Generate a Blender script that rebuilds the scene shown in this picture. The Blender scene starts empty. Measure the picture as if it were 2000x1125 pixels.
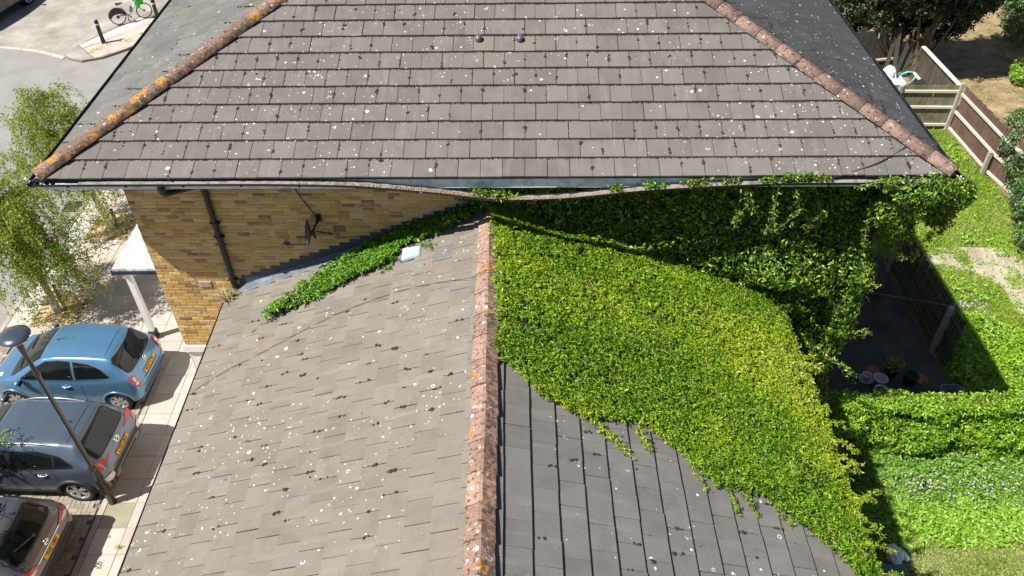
import bpy, bmesh, math, random
import numpy as np
from mathutils import Vector, Matrix, Quaternion
from mathutils.bvhtree import BVHTree
from math import radians as R, sin, cos, tan, pi, atan2, hypot, sqrt
random.seed(7); RNG = np.random.default_rng(7)
SC = bpy.context.scene; COL = SC.collection

# ------------------------------------------------------------ camera, sky, sun, exposure
camd = bpy.data.cameras.new('camera'); cam = bpy.data.objects.new('camera', camd); COL.objects.link(cam)
CX = Vector((0.99988586, -0.00376282, -0.01463242)); CD = Vector((-0.01343597, -0.66437373, -0.74727975)); CF = Vector((-0.00690951, 0.74739105, -0.66434846))
cam.matrix_world = Matrix(((CX.x, -CD.x, -CF.x, 0), (CX.y, -CD.y, -CF.y, 0), (CX.z, -CD.z, -CF.z, 14.6), (0, 0, 0, 1)))
camd.sensor_width = 36; camd.lens = 28.602; camd.clip_end = 600; camd.clip_start = .1
SC.camera = cam
SUN_EL, SUN_AZ = R(55.5), R(25)          # azimuth: shadows run to +X turned this much towards +Y
S_DIR = Vector((-cos(SUN_AZ) * cos(SUN_EL), -sin(SUN_AZ) * cos(SUN_EL), sin(SUN_EL)))
world = bpy.data.worlds.new('World'); SC.world = world; world.use_nodes = True
wn = world.node_tree; bg = wn.nodes['Background']; sky = wn.nodes.new('ShaderNodeTexSky'); sky.sky_type = 'NISHITA'
sky.sun_disc = False; sky.sun_elevation = SUN_EL; sky.sun_rotation = atan2(S_DIR.x, S_DIR.y)
wn.links.new(sky.outputs[0], bg.inputs[0]); bg.inputs[1].default_value = .05
sund = bpy.data.lights.new('sun', 'SUN'); sund.energy = 5; sund.angle = R(.53); sund.color = (1, .955, .88)
sun = bpy.data.objects.new('sun', sund); COL.objects.link(sun); sun.location = S_DIR * 60
sun.rotation_euler = (-S_DIR).to_track_quat('-Z', 'Y').to_euler()
vs = SC.view_settings; vs.view_transform = 'Standard'; vs.look = 'None'; vs.exposure = .72; vs.gamma = 1; vs.use_curve_mapping = False

# ------------------------------------------------------------ helpers: objects and meshes
def tag(o, label=None, cat=None, group=None, kind=None):
    if label: o['label'] = label
    if cat: o['category'] = cat
    if group: o['group'] = group
    if kind: o['kind'] = kind
    return o
def thing(name, loc=(0, 0, 0), label=None, cat=None, group=None, rz=0):
    o = bpy.data.objects.new(name, None); COL.objects.link(o); o.empty_display_size = .2
    o.location = loc; o.rotation_euler = (0, 0, rz)
    return tag(o, label, cat, group)
def link(name, me, parent=None, mat=None, kind=None):
    o = bpy.data.objects.new(name, me); COL.objects.link(o)
    if mat and not me.materials: me.materials.append(mat)
    if parent:
        o.parent = parent
    if kind: o['kind'] = kind
    return o
def wlink(name, me, parent, mat=None, kind=None):
    """mesh given in world coordinates under a parent that is only moved / turned about z"""
    o = link(name, me, parent, mat, kind)
    if parent:
        m = root_matrix(parent)
        o.matrix_parent_inverse = m.inverted()
    return o
def root_matrix(o):
    m = Matrix.LocRotScale(o.location, o.rotation_euler.to_quaternion(), o.scale)
    if o.parent: m = root_matrix(o.parent) @ o.matrix_parent_inverse @ m
    return m
def npmesh(name, V, F, smooth=False):
    me = bpy.data.meshes.new(name); V = np.asarray(V, dtype=np.float32); F = np.asarray(F, dtype=np.int32)
    me.vertices.add(len(V)); me.vertices.foreach_set('co', V.ravel())
    k = F.shape[1]; me.loops.add(F.size); me.loops.foreach_set('vertex_index', F.ravel())
    me.polygons.add(len(F)); me.polygons.foreach_set('loop_start', np.arange(0, F.size, k, dtype=np.int32))
    if smooth: me.polygons.foreach_set('use_smooth', np.ones(len(F), dtype=bool))
    me.update(calc_edges=True); me.validate()
    return me
class MB:
    """collects shapes; build() links them as one mesh object"""
    def __init__(s): s.v = []; s.f = []; s.sm = []
    def add(s, V, F, smooth=False):
        b = len(s.v); s.v += [tuple(p) for p in V]; s.f += [tuple(i + b for i in f) for f in F]; s.sm += [smooth] * len(F); return s
    def box(s, c, d, m=None, ch=0):
        x, y, z = (k / 2 for k in d); c = Vector(c)
        if ch:
            P = []
            for zz, k in ((-z, 0), (z - ch, 0), (z, ch)):
                P += [(-x + k, -y + k, zz), (x - k, -y + k, zz), (x - k, y - k, zz), (-x + k, y - k, zz)]
            F = [(3, 2, 1, 0), (8, 9, 10, 11)]
            for b in (0, 4):
                for i in range(4): F.append((b + i, b + (i + 1) % 4, b + 4 + (i + 1) % 4, b + 4 + i))
        else:
            P = [(-x, -y, -z), (x, -y, -z), (x, y, -z), (-x, y, -z), (-x, -y, z), (x, -y, z), (x, y, z), (-x, y, z)]
            F = [(3, 2, 1, 0), (4, 5, 6, 7), (0, 1, 5, 4), (1, 2, 6, 5), (2, 3, 7, 6), (3, 0, 4, 7)]
        P = [Vector(p) for p in P]
        if m is not None: P = [m @ p for p in P]
        return s.add([p + c for p in P], F)
    def quad(s, *P): return s.add(P, [tuple(range(len(P)))])
    def prism(s, poly, z0, z1, m=None):
        n = len(poly); P = [Vector((x, y, z0)) for x, y in poly] + [Vector((x, y, z1)) for x, y in poly]
        if m is not None: P = [m @ p for p in P]
        F = [tuple(range(n - 1, -1, -1)), tuple(range(n, 2 * n))] + [(i, (i + 1) % n, n + (i + 1) % n, n + i) for i in range(n)]
        return s.add(P, F)
    def tube(s, pts, r, n=8, caps=True, smooth=True, up=None):
        pts = [Vector(p) for p in pts]; k = len(pts); rr = r if hasattr(r, '__len__') else [r] * k
        V = []; F = []; ref = Vector(up) if up else Vector((.123, .456, .88))
        for i, p in enumerate(pts):
            t = (pts[min(i + 1, k - 1)] - pts[max(i - 1, 0)]).normalized()
            a = t.cross(ref)
            if a.length < .05: a = t.cross(Vector((1, 0, 0)))
            a.normalize(); b = t.cross(a)
            for j in range(n):
                w = 2 * pi * j / n; V.append(p + (a * cos(w) + b * sin(w)) * rr[i])
        for i in range(k - 1):
            for j in range(n):
                F.append((i * n + j, i * n + (j + 1) % n, (i + 1) * n + (j + 1) % n, (i + 1) * n + j))
        s.add(V, F, smooth)
        if caps: s.add(V[:n], [tuple(range(n))]); s.add(V[-n:], [tuple(range(n - 1, -1, -1))])
        return s
    def lathe(s, prof, n=20, c=(0, 0, 0), m=None, smooth=True, close=False):
        V = []; F = []; c = Vector(c); k = len(prof)
        for r, z in prof:
            for j in range(n):
                w = 2 * pi * j / n; p = Vector((r * cos(w), r * sin(w), z))
                V.append((m @ p if m is not None else p) + c)
        for i in range(k if close else k - 1):
            i2 = (i + 1) % k
            for j in range(n): F.append((i * n + j, i * n + (j + 1) % n, i2 * n + (j + 1) % n, i2 * n + j))
        return s.add(V, F, smooth)
    def disc(s, c, r, n=16, m=None):
        c = Vector(c); V = []
        for j in range(n):
            p = Vector((r * cos(2 * pi * j / n), r * sin(2 * pi * j / n), 0)); V.append((m @ p if m is not None else p) + c)
        return s.add(V, [tuple(range(n))])
    def mesh(s, name):
        me = bpy.data.meshes.new(name); me.from_pydata(s.v, [], s.f)
        if any(s.sm): me.polygons.foreach_set('use_smooth', s.sm)
        me.update(); return me
    def build(s, name, mat, parent=None, kind=None): return wlink(name, s.mesh(name), parent, mat, kind)
    def local(s, name, mat, parent=None, kind=None): return link(name, s.mesh(name), parent, mat, kind)
def rotz(a): return Matrix.Rotation(a, 3, 'Z')
def frame(u, v, w): return Matrix((u, v, w)).transposed()
def vnoise(P, seed=0):
    """smooth value noise in about -1..1 at Nx2 or Nx3 points"""
    P = np.asarray(P, float); d = P.shape[1]; I = np.floor(P).astype(np.int64); f = P - I; f = f * f * (3 - 2 * f); out = np.zeros(len(P))
    for c in range(2 ** d):
        o = [(c >> k) & 1 for k in range(d)]; w = np.ones(len(P)); h = np.full(len(P), seed * 374761393, np.int64)
        for k in range(d):
            w *= f[:, k] if o[k] else 1 - f[:, k]
            h = h * 1103515245 + (I[:, k] + o[k]) * (668265263 + 2 * k * 97531)
            h ^= (h >> 13); h = (h * 1274126177) & 0x7fffffff
        out += w * ((h & 0xffff) / 32767.5 - 1)
    return out
def inpoly(x, y, poly):
    p = np.asarray(poly); ins = np.zeros(len(x), bool); j = len(p) - 1
    for i in range(len(p)):
        xi, yi = p[i]; xj, yj = p[j]
        c = ((yi > y) != (yj > y)) & (x < (xj - xi) * (y - yi) / (yj - yi + 1e-12) + xi); ins ^= c; j = i
    return ins
def unit(a): return a / (np.linalg.norm(a, axis=1, keepdims=True) + 1e-9)
def leaf_mesh(name, P, N, size, mat, parent=None, k=4, aspect=.42, droop=.35, spread=1., rng=RNG, kind='stuff', curl=.22, world=True):
    """k folded leaflets around each point P that face along N"""
    P = np.asarray(P, float); N = unit(np.asarray(N, float)); n = len(P); size = np.broadcast_to(size, n)
    A = unit(np.cross(N, rng.normal(size=(n, 3)))); B = np.cross(N, A); Vs = []; a0 = rng.uniform(0, 2 * pi, n)
    for q in range(k):
        w = a0 + spread * 2 * pi * q / k + rng.normal(0, .25, n); L = (size * rng.uniform(.7, 1.25, n))[:, None]
        T = A * np.cos(w)[:, None] + B * np.sin(w)[:, None]; dr = rng.normal(droop, .3, n)[:, None]
        T = unit(T - N * dr); S = unit(np.cross(N, T)); M = np.cross(T, S); tw = rng.normal(0, .45, n)[:, None]
        S, M = S * np.cos(tw) + M * np.sin(tw), M * np.cos(tw) - S * np.sin(tw)
        W = L * aspect * .5; c = L * curl
        v0 = P; v1 = P + T * L * .5 + S * W + M * c * .5; v2 = P + T * L - M * c * .6; v3 = P + T * L * .5 - S * W + M * c * .5
        Vs.append(np.stack([v0, v1, v2, v3], 1).reshape(-1, 3))
    V = np.concatenate(Vs); m = len(V) // 4; b = np.arange(m)[:, None] * 4
    F = np.concatenate([b + np.array([0, 1, 2]), b + np.array([0, 2, 3])])
    me = npmesh(name, V, F)
    return (wlink if world else link)(name, me, parent, mat, kind)
def blobs(name, P, rad, flat, mat, parent, N=None, rng=RNG, n=7, kind='stuff'):
    """small irregular domes (moss pads, clods) sitting on points P with up vectors N"""
    P = np.asarray(P, float); m = len(P); rad = np.broadcast_to(rad, m).astype(float); flat = np.broadcast_to(flat, m)
    N = np.tile([0, 0, 1.], (m, 1)) if N is None else unit(np.asarray(N, float))
    A = unit(np.cross(N, np.tile([.3, .9, .1], (m, 1)))); B = np.cross(N, A); ring0 = []; ring1 = []
    for j in range(n):
        w = 2 * pi * j / n + rng.uniform(-.3, .3, m); r = (rad * rng.uniform(.65, 1.25, m))[:, None]
        d = A * np.cos(w)[:, None] + B * np.sin(w)[:, None]
        ring0.append(P + d * r - N * .004); ring1.append(P + d * r * .62 + N * (rad * flat * rng.uniform(.6, 1., m))[:, None])
    top = P + N * (rad * flat)[:, None]
    V = np.stack(ring0 + ring1 + [top], 1); k = 2 * n + 1; F = []
    for j in range(n):
        j2 = (j + 1) % n
        F += [(j, j2, n + j2), (j, n + j2, n + j), (n + j, n + j2, 2 * n)]
    F = (np.arange(m)[:, None, None] * k + np.array(F)[None]).reshape(-1, 3)
    return wlink(name, npmesh(name, V.reshape(-1, 3), F, True), parent, mat, kind)
# ------------------------------------------------------------ materials (procedural)
class NG:
    def __init__(s, name):
        s.m = bpy.data.materials.new(name); s.m.use_nodes = True; s.t = s.m.node_tree; s.t.nodes.clear()
        s.out = s.n('ShaderNodeOutputMaterial')
    def n(s, ty, **kw):
        nd = s.t.nodes.new(ty)
        for k, v in kw.items(): setattr(nd, k, v)
        return nd
    def L(s, a, b): s.t.links.new(a, b)
    def put(s, sock, v):
        if hasattr(v, 'is_linked'): s.L(v, sock)
        elif v is not None: sock.default_value = v if not (isinstance(v, tuple) and len(v) == 3 and len(sock.default_value) == 4) else (*v, 1)
    def pos(s): return s.n('ShaderNodeNewGeometry').outputs['Position']
    def obj(s): return s.n('ShaderNodeTexCoord').outputs['Object']
    def rnd(s):
        """0..1 per object and per loose piece"""
        a = s.n('ShaderNodeObjectInfo').outputs['Random']; b = s.n('ShaderNodeNewGeometry').outputs['Random Per Island']
        return s.math('FRACT', s.math('ADD', a, b))
    def math(s, op, a, b=None, c=None, clamp=False):
        nd = s.n('ShaderNodeMath', operation=op, use_clamp=clamp)
        for i, v in enumerate((a, b, c)):
            if v is not None: s.put(nd.inputs[i], v)
        return nd.outputs[0]
    def noise(s, scale, detail=3, rough=.55, vec=None, dist=0):
        nd = s.n('ShaderNodeTexNoise'); nd.inputs['Scale'].default_value = scale; nd.inputs['Detail'].default_value = detail
        nd.inputs['Roughness'].default_value = rough; nd.inputs['Distortion'].default_value = dist
        s.L(vec if vec is not None else s.pos(), nd.inputs['Vector']); return nd.outputs['Fac']
    def vor(s, scale, vec=None, feature='F1', rnd=1):
        nd = s.n('ShaderNodeTexVoronoi', feature=feature); nd.inputs['Scale'].default_value = scale; nd.inputs['Randomness'].default_value = rnd
        s.L(vec if vec is not None else s.pos(), nd.inputs['Vector']); return nd.outputs['Distance'], nd.outputs.get('Color')
    def scalev(s, v, k):
        nd = s.n('ShaderNodeVectorMath', operation='MULTIPLY'); s.L(v, nd.inputs[0]); nd.inputs[1].default_value = k; return nd.outputs[0]
    def warp(s, v, scale, amt):
        nz = s.n('ShaderNodeTexNoise'); nz.inputs['Scale'].default_value = scale; nz.inputs['Detail'].default_value = 2; s.L(v, nz.inputs['Vector'])
        a = s.n('ShaderNodeVectorMath', operation='MULTIPLY_ADD'); s.L(nz.outputs['Color'], a.inputs[0]); a.inputs[1].default_value = (amt,) * 3; s.L(v, a.inputs[2]); return a.outputs[0]
    def step(s, v, a, b):
        nd = s.n('ShaderNodeMapRange', interpolation_type='SMOOTHSTEP'); s.put(nd.inputs[0], v)
        nd.inputs[1].default_value = a; nd.inputs[2].default_value = b; return nd.outputs[0]
    def ramp(s, v, stops, const=False):
        nd = s.n('ShaderNodeValToRGB'); e = nd.color_ramp.elements
        if const: nd.color_ramp.interpolation = 'CONSTANT'
        while len(e) < len(stops): e.new(.5)
        for i, (p, c) in enumerate(stops): e[i].position = p; e[i].color = (*c, 1)
        s.L(v, nd.inputs[0]); return nd.outputs[0]
    def mix(s, f, a, b, mode='MIX'):
        nd = s.n('ShaderNodeMix', data_type='RGBA', blend_type=mode); s.put(nd.inputs[0], f); s.put(nd.inputs[6], a); s.put(nd.inputs[7], b); return nd.outputs[2]
    def sep(s, c):
        nd = s.n('ShaderNodeSeparateColor'); s.L(c, nd.inputs[0]); return nd.outputs
    def bump(s, h, dist=.01, strength=1):
        nd = s.n('ShaderNodeBump'); nd.inputs['Distance'].default_value = dist; nd.inputs['Strength'].default_value = strength; s.L(h, nd.inputs['Height']); return nd.outputs[0]
    def bsdf(s, col, rough=.8, metal=0, normal=None, spec=.5, **kw):
        b = s.n('ShaderNodeBsdfPrincipled'); s.put(b.inputs['Base Color'], col); s.put(b.inputs['Roughness'], rough); s.put(b.inputs['Metallic'], metal)
        b.inputs['Specular IOR Level'].default_value = spec
        if normal is not None: s.L(normal, b.inputs['Normal'])
        for k, v in kw.items(): s.put(b.inputs[k.replace('_', ' ')], v)
        return b.outputs[0]
    def done(s, sh): s.L(sh, s.out.inputs['Surface']); return s.m
def simple(name, col, rough=.6, metal=0, var=.15, scale=30, spec=.5, bump=0, coat=0):
    g = NG(name); nz = g.noise(scale, 3, vec=g.obj()); d = tuple(c * (1 - var) for c in col); l = tuple(min(1, c * (1 + var)) for c in col)
    c = g.ramp(nz, [(.3, d), (.7, l)])
    kw = {'Coat_Weight': coat, 'Coat_Roughness': .03} if coat else {}
    return g.done(g.bsdf(c, rough, metal, g.bump(nz, bump) if bump else None, spec, **kw))

def lichen(g, col, p, thr_noise_lo, thr_noise_hi, scale, white=(.70, .69, .65), seed=(0, 0, 0), size=1.):
    """round and crescent pale crusts, more of them where a broad noise is high"""
    v = g.n('ShaderNodeVectorMath', operation='ADD'); g.L(p, v.inputs[0]); v.inputs[1].default_value = seed
    w = g.warp(v.outputs[0], scale * 2.2, .16 / scale)
    d, c = g.vor(scale, w); ch = g.sep(c)
    dens = g.step(g.noise(.6, 3, vec=v.outputs[0]), thr_noise_lo, thr_noise_hi)
    on = g.math('LESS_THAN', ch[0], g.math('MULTIPLY_ADD', dens, .57, .02))
    rad = g.math('MULTIPLY_ADD', g.math('MULTIPLY', ch[1], ch[1]), .19 * size, .075 * size)
    q = g.math('DIVIDE', d, rad)                       # 1 at the rim
    disc = g.math('SUBTRACT', 1, g.step(q, .85, 1.1))
    hole = g.math('MULTIPLY', g.math('SUBTRACT', 1, g.step(q, .56, .74)), g.math('GREATER_THAN', ch[2], .35))
    gap = g.step(g.noise(scale * 1.5, 2, vec=v.outputs[0]), .44, .53)
    f = g.math('MULTIPLY', g.math('MULTIPLY', on, disc), g.math('MULTIPLY', g.math('SUBTRACT', 1, hole), gap))
    return g.mix(g.math('MULTIPLY', f, .93), col, white), f

def tile_mat(name, c0, c1, lo, hi, streak=None, dark=.5, orange=.06):
    g = NG(name); p = g.pos(); r = g.rnd()
    col = g.mix(r, c0, c1)
    br = g.math('MULTIPLY_ADD', g.math('FRACT', g.math('MULTIPLY', r, 7.31)), .15, .90)
    col = g.mix(1, col, g.mix(0, br, br), 'MULTIPLY') if False else g.mix(g.math('SUBTRACT', 1, br), col, (0, 0, 0))
    n1 = g.noise(2.6, 4, .6); col = g.mix(g.math('MULTIPLY', g.step(n1, .42, .72), .34), col, tuple(x * .55 for x in c0))
    if streak:
        n2 = g.noise(1, 4, .6, vec=g.scalev(p, streak)); col = g.mix(g.math('MULTIPLY', g.step(n2, .52, .74), .3), col, tuple(min(1, x * 1.45) for x in c1))
    n3 = g.noise(60, 3, .7); col = g.mix(g.math('MULTIPLY', g.step(n3, .35, .75), .28), col, tuple(x * .5 for x in c0))
    # fine black specks
    d, c = g.vor(26); col = g.mix(g.math('MULTIPLY', g.math('SUBTRACT', 1, g.step(d, .1, .16)), g.math('LESS_THAN', g.sep(c)[0], dark)), col, (.03, .027, .024))
    col, f1 = lichen(g, col, p, lo, hi, 7.5, seed=(1.3, 4.1, 2.2))
    col, f2 = lichen(g, col, p, lo, hi, 16, seed=(9.3, 1.1, 6.2), size=1.2)
    # orange rosettes
    d, c = g.vor(4.2, g.warp(p, 12, .03)); ch = g.sep(c)
    o = g.math('MULTIPLY', g.math('SUBTRACT', 1, g.step(d, .07, .13)), g.math('LESS_THAN', ch[1], orange))
    col = g.mix(g.math('MULTIPLY', o, .6), col, (.42, .21, .08))
    h = g.math('ADD', g.math('MULTIPLY', n3, .6), g.math('MULTIPLY', f1, .8))
    return g.done(g.bsdf(col, .88, 0, g.bump(h, .004, .7), .25))
def ridge_mat(name, base, orange, white, dark):
    g = NG(name); p = g.pos(); r = g.rnd()
    col = g.mix(r, tuple(x * .8 for x in base), tuple(min(1, x * 1.15) for x in base))
    n = g.noise(9, 5, .65); col = g.mix(g.math('MULTIPLY', g.step(n, .45, .7), .5), col, tuple(x * .5 for x in base))
    nb = g.noise(17, 4, .7, vec=g.scalev(p, (1, 1, 1.3))); col = g.mix(g.math('MULTIPLY', g.step(nb, .64 - .12 * dark, .72 - .1 * dark), .85), col, (.035, .027, .023))
    d, c = g.vor(5, g.warp(p, 18, .06)); ch = g.sep(c); dn = g.step(g.noise(1.1, 2), .36, .52)
    ring = g.math('MULTIPLY', g.math('SUBTRACT', 1, g.step(g.math('ADD', d, g.math('MULTIPLY', g.noise(28, 2), .25)), .5, .6)), g.math('LESS_THAN', ch[0], g.math('MULTIPLY', dn, orange)))
    oc = g.mix(g.step(g.noise(45, 3), .38, .62), (.26, .11, .025), (.55, .27, .05))
    col = g.mix(g.math('MULTIPLY', ring, g.step(g.noise(32, 3), .36, .5)), col, oc)
    col, f = lichen(g, col, p, .02, .2, 10, white=(.60, .55, .51), seed=(3, 3, 3), size=white * 1.25)
    col, f = lichen(g, col, p, .02, .2, 22, white=(.56, .49, .45), seed=(7, 2, 5), size=white * 1.3)
    # growth is thicker on faces that look away from the midday side
    nx = g.n('ShaderNodeSeparateXYZ'); g.L(g.n('ShaderNodeNewGeometry').outputs['True Normal'], nx.inputs[0]); sh = g.step(nx.outputs[0], .05, .3)
    k1 = g.math('MULTIPLY', sh, g.step(g.noise(13, 4, .65), .44, .56)); col = g.mix(g.math('MULTIPLY', k1, .75 * dark), col, (.045, .034, .026))
    k2 = g.math('MULTIPLY', sh, g.step(g.noise(7, 4, .65, vec=g.scalev(p, (1.1, 1.2, 1))), .54, .62)); col = g.mix(g.math('MULTIPLY', k2, min(1, orange * 5 + .1)), col, (.33, .15, .03))
    h = g.math('ADD', n, g.math('MULTIPLY', f, .5))
    return g.done(g.bsdf(col, .9, 0, g.bump(h, .008, .8), .25))

M = {}
M['tile_front'] = tile_mat('grey concrete tile', (.148, .138, .127), (.178, .166, .152), .44, .60, (7, .9, .9))
M['tile_left'] = tile_mat('pale grey tile', (.14, .137, .13), (.18, .176, .167), .46, .66, (.9, 7, .9))
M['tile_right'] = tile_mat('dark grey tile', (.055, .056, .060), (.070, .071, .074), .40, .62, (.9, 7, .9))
M['tile_beige'] = tile_mat('weathered beige tile', (.200, .179, .150), (.228, .205, .173), .42, .62, (.9, 7, .9), .3, .015)
M['tile_slate'] = tile_mat('slate grey tile', (.148, .141, .133), (.175, .167, .157), .50, .70, (.9, 7, .9), .45, .05)
M['ridge_orange'] = ridge_mat('terracotta with orange lichen', (.215, .14, .108), .85, 1.25, .9)
M['ridge_red'] = ridge_mat('terracotta with white lichen', (.265, .178, .145), .0, 1.2, .9)
M['ridge_wing'] = ridge_mat('terracotta ridge', (.31, .20, .155), .1, 1.3, .9)
M['bedding'] = simple('bedding mortar', (.26, .24, .21), .95, var=.3, scale=40, bump=.01)
M['underlay'] = simple('roof underlay', (.02, .02, .02), .95)
def brick_mat():
    g = NG('yellow stock brick'); r = g.rnd(); p = g.pos()
    c = g.ramp(r, [(0, (.52, .335, .095)), (.22, (.57, .385, .125)), (.42, (.63, .46, .19)), (.60, (.53, .385, .18)), (.76, (.43, .26, .09)), (.88, (.34, .19, .085)), (.935, (.24, .13, .085)), (.965, (.43, .26, .17)), (.98, (.60, .47, .26))], True)
    n = g.noise(35, 4, .65); c = g.mix(g.math('MULTIPLY', g.step(n, .35, .75), .4), c, (.16, .10, .045))
    n2 = g.noise(4, 3); c = g.mix(g.math('MULTIPLY', g.step(n2, .5, .75), .3), c, (.46, .36, .22))
    return g.done(g.bsdf(c, .9, 0, g.bump(n, .006), .2))
M['brick'] = brick_mat()
M['mortar'] = simple('brick mortar', (.58, .48, .36), .95, var=.25, scale=25, bump=.005)
def brickwall():
    g = NG('yellow brick wall'); b = g.n('ShaderNodeTexBrick'); p = g.pos()
    cx = g.n('ShaderNodeSeparateXYZ'); g.L(p, cx.inputs[0]); cb = g.n('ShaderNodeCombineXYZ'); g.L(g.math('ADD', cx.outputs[0], cx.outputs[1]), cb.inputs[0]); g.L(cx.outputs[2], cb.inputs[1])
    g.L(cb.outputs[0], b.inputs['Vector']); b.inputs['Scale'].default_value = 1; b.inputs['Brick Width'].default_value = .225; b.inputs['Row Height'].default_value = .075; b.inputs['Mortar Size'].default_value = .006
    b.inputs['Color1'].default_value = (.5, .31, .09, 1); b.inputs['Color2'].default_value = (.28, .15, .07, 1); b.inputs['Mortar'].default_value = (.4, .33, .24, 1)
    n = g.noise(30, 3); c = g.mix(g.math('MULTIPLY', n, .3), b.outputs[0], (.2, .13, .06))
    return g.done(g.bsdf(c, .9, 0, g.bump(b.outputs['Fac'], .004, -1 and 1), .2))
M['brickwall'] = brickwall()
def dirty(name, col, dirt, amt=.5, scale=3, rough=.7, fine=40, bump=.003, spec=.3, lo=.45, hi=.72):
    g = NG(name); n = g.noise(scale, 5, .6); f = g.noise(fine, 3, .6)
    c = g.mix(g.math('MULTIPLY', g.step(n, lo, hi), amt), col, dirt); c = g.mix(g.math('MULTIPLY', g.step(f, .4, .8), .25), c, tuple(x * .5 for x in col))
    r = g.rnd(); c = g.mix(g.math('MULTIPLY', r, .16), c, tuple(x * .55 for x in col))
    return g.done(g.bsdf(c, rough, 0, g.bump(f, bump), spec))
M['white'] = dirty('white render', (.8, .79, .76), (.5, .48, .44), .3, 2)
M['white_roof'] = dirty('white canopy sheet', (.74, .74, .74), (.3, .31, .33), .85, 5, lo=.48, hi=.6)  # grey patches are dirt plus dappled tree shade put into the colour
M['white_wood'] = dirty('white painted post', (.8, .8, .78), (.55, .53, .5), .25, 6)
M['black'] = dirty('black gutter plastic', (.014, .015, .018), (.06, .06, .06), .4, 6, .42, spec=.5)
M['silt'] = dirty('gutter silt', (.27, .26, .25), (.10, .08, .055), .9, 9, .95, bump=.01)
M['debris'] = dirty('dry gutter debris', (.27, .20, .12), (.10, .075, .05), .7, 25, .95)
M['fascia'] = dirty('pale blue painted fascia', (.62, .72, .80), (.16, .18, .2), .5, 5, .6)
M['lead'] = dirty('lead flashing', (.115, .135, .165), (.27, .30, .34), .55, 4, .55)
M['lead_dark'] = dirty('dark stepped lead', (.05, .062, .085), (.1, .12, .15), .5, 6, .6)
M['moss_dark'] = dirty('dark roof moss', (.035, .028, .022), (.10, .075, .055), .6, 20, .98, bump=.012)
M['dish'] = simple('dark grey dish', (.032, .036, .042), .45)
M['steel'] = simple('galvanised steel', (.55, .56, .58), .35, .9)
M['vent'] = simple('blue grey vent cap', (.10, .13, .17), .35, .2)
M['ventbox'] = dirty('pale blue grey plastic', (.40, .50, .56), (.3, .36, .4), .4, 8, .5)
M['newtile'] = simple('brown replacement tile', (.165, .148, .122), .9, var=.2, scale=50)
def ground(name, cols, scale=1.2, fine=35, bump=.006, rough=.92, island=.12):
    g = NG(name); n = g.noise(scale, 5, .6); f = g.noise(fine, 4, .65); k = len(cols)
    c = g.ramp(n, [(.28 + .44 * i / max(1, k - 1), cc) for i, cc in enumerate(cols)])
    c = g.mix(g.math('MULTIPLY', g.step(f, .35, .75), .35), c, tuple(x * .6 for x in cols[0]))
    c = g.mix(g.math('MULTIPLY', g.rnd(), island), c, tuple(x * .5 for x in cols[0]))
    return g.done(g.bsdf(c, rough, 0, g.bump(f, bump), .25))
M['road'] = ground('worn grey road', [(.235, .225, .215), (.285, .272, .262), (.325, .31, .295)], .9, 60)
M['court'] = ground('pale mottled setts', [(.22, .21, .18), (.35, .33, .29), (.5, .48, .44)], .8, 14, .01)
M['slab'] = ground('concrete paving slab', [(.43, .375, .325), (.5, .44, .385), (.56, .5, .44)], 1.4, 70, .003, island=.3)
M['slab_pale'] = ground('pale kerb slab', [(.47, .44, .38), (.55, .52, .46)], 1.4, 70, .003, island=.25)
M['slab_white'] = ground('white paving', [(.7, .7, .68), (.8, .8, .78)], 2, 50, .003)
M['kerb'] = ground('granite kerb', [(.33, .30, .26), (.47, .43, .38)], 3, 60, .004, island=.35)
M['paver'] = ground('block paver', [(.27, .235, .19), (.35, .31, .255), (.40, .355, .295)], 2, 60, .004, island=.5)
M['joint'] = ground('joint sand', [(.13, .115, .09), (.2, .17, .13)], 5, 60)
M['joint_fill'] = ground('pale joint mortar', [(.24, .2, .165), (.3, .26, .22)], 5, 60)
M['soil'] = ground('dry sandy soil', [(.36, .25, .12), (.46, .34, .18), (.52, .41, .25)], 2.5, 45, .012)
M['straw'] = ground('straw coloured dry ground', [(.15, .11, .06), (.28, .21, .115), (.42, .335, .195)], 1.5, 26, .02)
M['earth'] = ground('lawn earth', [(.06, .10, .02), (.11, .15, .035), (.33, .29, .14)], 1.2, 30, .02)
M['patio'] = ground('shade-darkened patio slab', [(.055, .053, .047), (.085, .082, .072), (.13, .125, .108)], 1.6, 40, .005, island=.35)  # courtyard shade is deepened in the base colour of these slabs
M['path'] = ground('dusty concrete path', [(.32, .275, .215), (.42, .37, .30), (.5, .45, .37)], 2, 40, .006, island=.2)
def wood(name, a, b, dirt, amt, axis=(1, 1, .06)):
    g = NG(name); p = g.pos(); n = g.noise(38, 4, .6, vec=g.scalev(p, axis)); m = g.noise(2.2, 4, .6); r = g.rnd()
    c = g.mix(n, a, b); c = g.mix(g.math('MULTIPLY', r, .4), c, tuple(x * .5 for x in a)); c = g.mix(g.math('MULTIPLY', g.step(m, .42, .65), amt), c, dirt)
    return g.done(g.bsdf(c, .85, 0, g.bump(n, .004), .2))
M['board_green'] = wood('greened fence board', (.20, .185, .13), (.30, .28, .21), (.10, .115, .03), .8)
M['board_red'] = wood('red brown fence board', (.11, .066, .052), (.17, .105, .082), (.2, .15, .12), .3)
M['board_dark'] = wood('dark old board', (.07, .06, .048), (.14, .125, .10), (.05, .05, .035), .5)
M['rail'] = wood('bleached rail', (.58, .54, .44), (.74, .70, .60), (.48, .43, .32), .3, (.3, .3, 1))
M['post'] = wood('bleached post', (.36, .33, .27), (.48, .45, .38), (.25, .24, .17), .4)
M['stake'] = wood('tree stake', (.12, .10, .06), (.22, .18, .11), (.1, .1, .05), .3)
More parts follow.
